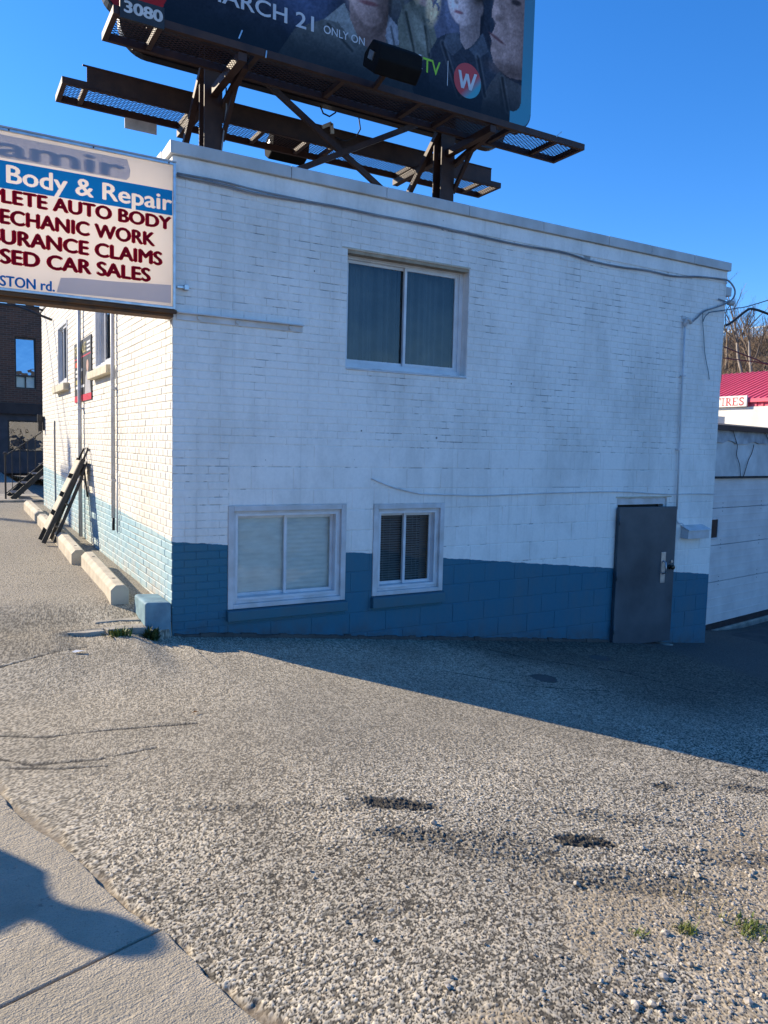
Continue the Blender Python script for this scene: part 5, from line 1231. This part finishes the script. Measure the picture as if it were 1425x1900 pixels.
# bank with a road above it
def bank():
    xs = np.linspace(20, 40, 60); ys = np.linspace(-12, 80, 90); X, Y = np.meshgrid(xs, ys); X = X.ravel(); Y = Y.ravel()
    Z = -1.2 + 7.5 * sstep((X - 19.5) / 8.0) + .5 * (fbm(X, Y, 2.5, 5) - .5) * (X < 27.2)
    Z = np.where(X > 27.4, 6.25, Z)
    me, q_ = grid_mesh('embankment', X, Y, Z, 60, 90); finish_quads(me, q_); me.materials.append(pm('brown_bank', (.14, .10, .065), (.07, .05, .035), 1.5, .95, .6, 8, dist=.05)); struct(link('embankment', me))
bank()
M['twig'] = pm('bare_twig', (.30, .22, .15), (.13, .09, .065), .8, .9, 0); M['bark'] = pm('pale_bark', (.38, .33, .28), (.22, .18, .15), 3, .9, .3, 20)
def thicket():
    V, F = [], []
    for i in range(15000):
        y = random.uniform(4, 30); x = random.uniform(20.8, 28.2); t = min(max((x - 19.5) / 8, 0), 1); z = -1.2 + 7.5 * t * t * (3 - 2 * t) - .1
        L = random.uniform(.5, 1.7); a = random.uniform(0, 6.28); lean = random.uniform(.05, 1.3); d = Vector((math.cos(a) * math.sin(lean), math.sin(a) * math.sin(lean), math.cos(lean)))
        w = random.uniform(.006, .017); s_ = d.cross(Vector((random.uniform(-1, 1), random.uniform(-1, 1), .3))).normalized() * w; p_ = Vector((x, y, z)); bend = Vector((random.uniform(-.2, .2), random.uniform(-.2, .2), -.1)) * L
        k = len(V); m_ = p_ + d * L * .55; e_ = p_ + d * L + bend; u = s_.cross(d).normalized() * w
        V += [tuple(p_ - s_), tuple(p_ + s_), tuple(p_ + u * 1.5), tuple(m_ - s_ * .7), tuple(m_ + s_ * .7), tuple(m_ + u), tuple(e_)]
        F += [(k, k + 1, k + 4, k + 3), (k + 1, k + 2, k + 5, k + 4), (k + 2, k, k + 3, k + 5), (k + 3, k + 4, k + 6), (k + 4, k + 5, k + 6), (k + 5, k + 3, k + 6)]
    me = bpy.data.meshes.new('thicket'); me.from_pydata(V, [], F); me.update(); me.materials.append(M['twig']); o = link('thicket', me); o['kind'] = 'stuff'; o['label'] = 'leafless brown thicket covering the bank'; o['category'] = 'thicket'
thicket()
def bare_tree(x, y, z, h, seed, label, spread=.45):
    R_ = random.Random(seed); t = thing('bare_tree', label, 'tree', (x, y, z), 'bare trees on the bank'); tr = MB(); brn = MB()
    def grow_(mb, p, d, L, r, lev):
        pts = [p]; q_ = p
        for k in range(4):
            d = (d + Vector((R_.gauss(0, .10), R_.gauss(0, .10), R_.gauss(.03, .05)))).normalized(); q_ = q_ + d * L / 4; pts.append(q_)
        mb.tube(pts, r, 5 if lev < 2 else 3, r * .55)
        if lev >= 4: return
        for k in range((5, 4, 4, 3)[lev]):
            j = R_.choice((1, 2, 3, 4)) if lev else R_.choice((2, 3, 3, 4)); a = R_.uniform(0, 6.28); s_ = Vector((math.cos(a), math.sin(a), R_.uniform(.2, 1.0)))
            grow_(brn, pts[j], (d + s_ * spread * 1.6).normalized(), L * R_.uniform(.42, .66), r * .45, lev + 1)
    grow_(tr, Vector((x, y, z)), Vector((R_.gauss(0, .06), R_.gauss(0, .06), 1)), h, .055 + .008 * h, 0)
    tr.build('trunk', M['bark'], t, smooth=True); brn.build('crown', M['twig'], t)
def bz(x): t = min(max((x - 19.5) / 8, 0), 1); return -1.2 + 7.5 * t * t * (3 - 2 * t) - .1
for i, (x, y, h, lb) in enumerate(((24.6, 11.75, 2.0, 'bare tree rising at the right edge before the bridge railing'), (24.9, 12.35, 2.2, 'pale trunked bare tree second from the right edge'), (25.5, 13.6, 1.3, 'bare tree in the middle of the bank'), (26.4, 15.6, 2.2, 'tall bare tree beside the building edge'), (27.0, 16.9, 2.0, 'bare tree partly hidden by the right building corner'))):
    bare_tree(x, y, bz(x), h, 31 + i, lb)
bg_ = thing('bridge', 'concrete road edge with metal railing on top of the bank', 'bridge', (28, 14, 6.2))
M['bridge'] = pm('bridge_concrete', (.40, .34, .26), (.28, .22, .16), 1.4, .9, .3, 6); M['rail'] = pm('rail_metal', (.55, .60, .63), (.45, .5, .52), 3, .5, 0)
b = MB(); b.box(28.0, 28.6, 0, 60, 6.40, 6.60); b.build('deck_edge', M['bridge'], bg_)
b = MB(); b.box(27.75, 27.85, 0, 60, 6.17, 6.23); b.build('guard_pipe', M['ts_white'], bg_)
b = MB(); b.box(28.2, 28.26, 0, 60, 7.03, 7.08); b.build('top_rail', M['rail'], bg_)
b = MB(); b.box(28.21, 28.25, 0, 60, 6.66, 6.69); b.build('bottom_rail', M['rail'], bg_)
for k in range(16): MB().box(28.18, 28.28, 9.33 + 1.5 * k * .5, 9.40 + 1.5 * k * .5, 6.60, 7.03).build('post', M['frame_dark'], bg_)
bp_ = None
for k in range(80):
    if bp_ is None: bp_ = MB().box(28.215, 28.235, 11.5, 11.52, 6.69, 7.03).build('bar', M['rail'], bg_)
    else:
        o = bp_.copy(); COL.objects.link(o); o.location = Vector(bp_.location) + Vector((0, .075 * k, 0))

# ------------------------------------------------------------------ a bystander outside the frame on the left, whose shadow falls on the pavement
def bystander(x, y, z, rz):
    t = thing('person', 'person in dark jacket and trousers standing on the pavement left of view', 'person', (x, y, z))
    J = dict(pel=(0, 0, .95), wa=(0, 0, 1.10), ch=(0, .01, 1.30), nk=(0, 0, 1.47), hd0=(0, .01, 1.55), hd=(0, .015, 1.63), ht=(0, .01, 1.70),
             sl=(-.16, 0, 1.40), el=(-.24, .02, 1.14), wl=(-.23, -.06, .90), hl=(-.23, -.08, .82), sr=(.16, 0, 1.40), er=(.24, .02, 1.14), wr=(.23, -.06, .90), hr=(.23, -.08, .82),
             pl=(-.09, 0, .88), kl=(-.10, -.01, .50), al=(-.10, .03, .09), tl=(-.11, -.13, .04), pr=(.09, 0, .88), kr=(.10, -.01, .50), ar=(.10, .03, .09), tr=(.11, -.13, .04))
    RD = dict(pel=(.15, .11), wa=(.14, .10), ch=(.17, .12), nk=(.06, .06), hd0=(.070, .082), hd=(.078, .095), ht=(.050, .06), sl=(.07, .07), el=(.05, .05), wl=(.035, .035), hl=(.035, .03), sr=(.07, .07), er=(.05, .05), wr=(.035, .035), hr=(.035, .03),
              pl=(.095, .095), kl=(.062, .062), al=(.045, .05), tl=(.042, .035), pr=(.095, .095), kr=(.062, .062), ar=(.045, .05), tr=(.042, .035))
    Ed = [('pel', 'wa'), ('wa', 'ch'), ('ch', 'nk'), ('nk', 'hd0'), ('hd0', 'hd'), ('hd', 'ht'), ('ch', 'sl'), ('sl', 'el'), ('el', 'wl'), ('wl', 'hl'), ('ch', 'sr'), ('sr', 'er'), ('er', 'wr'), ('wr', 'hr'),
          ('pel', 'pl'), ('pl', 'kl'), ('kl', 'al'), ('al', 'tl'), ('pel', 'pr'), ('pr', 'kr'), ('kr', 'ar'), ('ar', 'tr')]
    ks = list(J); V = [J[k] for k in ks]; R_ = [RD[k] for k in ks]; Ei = [(ks.index(a), ks.index(c)) for a, c in Ed]
    for s_ in (-1, 1):                                # five fingers on each hand
        for f_, (dx, ln) in enumerate(((.0, .07), (.0, .09), (.0, .095), (.0, .088), (.0, .07))):
            h_ = ks.index('hl' if s_ < 0 else 'hr'); b0 = len(V); y_ = -.115 + .018 * f_
            V += [(s_ * (.232 - (.02 if f_ == 0 else 0)), y_, .785), (s_ * (.228 - (.03 if f_ == 0 else 0)), y_ - .004, .785 - ln * .55), (s_ * .215, y_ - .002, .785 - ln)]; R_ += [(.010, .010), (.009, .009), (.0075, .0075)]
            Ei += [(h_, b0), (b0, b0 + 1), (b0 + 1, b0 + 2)]
    me = bpy.data.meshes.new('body'); me.from_pydata(V, Ei, []); me.update()
    m, n, l, p = new_mat('clothing_and_skin'); g = n.new('ShaderNodeTexCoord'); s3 = n.new('ShaderNodeSeparateXYZ'); l.new(g.outputs['Object'], s3.inputs[0])
    c = mixc(n, l, math_n(n, l, 'GREATER_THAN', s3.outputs[2], .93), (.03, .035, .05), (.05, .05, .055)); c = mixc(n, l, math_n(n, l, 'GREATER_THAN', s3.outputs[2], 1.475), c, (.50, .33, .26))
    l.new(c, p.inputs['Base Color']); p.inputs['Roughness'].default_value = .8; me.materials.append(m)
    o = bpy.data.objects.new('body', me); COL.objects.link(o); o.parent = t
    sk = o.modifiers.new('skin', 'SKIN'); sk.use_smooth_shade = True
    for i, r_ in enumerate(R_): me.skin_vertices[0].data[i].radius = r_
    me.skin_vertices[0].data[0].use_root = True
    o.modifiers.new('sub', 'SUBSURF').levels = 1; o.modifiers['sub'].render_levels = 2
    hb_ = MB()
    hb_.lathe([(.001, 1.735), (.05, 1.728), (.083, 1.70), (.096, 1.65), (.094, 1.60), (.080, 1.575)], (0, .022, 0), 18); h_ = hb_.build('hair', pm('dark_hair', (.03, .02, .015), (.05, .035, .025), 40, .7, 0), None, smooth=True); h_.parent = t
    for dx in (-.03, .03):
        e_ = MB().lathe([(.001, -.003), (.011, 0), (.001, .003)], (dx, -.082, 1.635), 8, 'Y').build('eye', M['black'], None); e_.parent = t
    n_ = MB().prism([(-.012, -.085, 1.60), (.012, -.085, 1.60), (0, -.108, 1.598), (0, -.088, 1.64)], (0, .004, 0)).build('nose', pm('skin_tone', (.50, .33, .26), (.46, .3, .24), 8, .6, 0), None); n_.parent = t
    mo = MB().box(-.022, .022, -.084, -.078, 1.568, 1.576).build('mouth', pm('lips', (.35, .15, .13), None, 8, .5, 0), None); mo.parent = t
    t.rotation_euler = (0, 0, rz)
Lsh = 1.73 / math.tan(SUN_EL)
bystander(-1.10 + Lsh * math.sin(SUN_AZ), -4.06 + Lsh * math.cos(SUN_AZ), .012, rad(60))
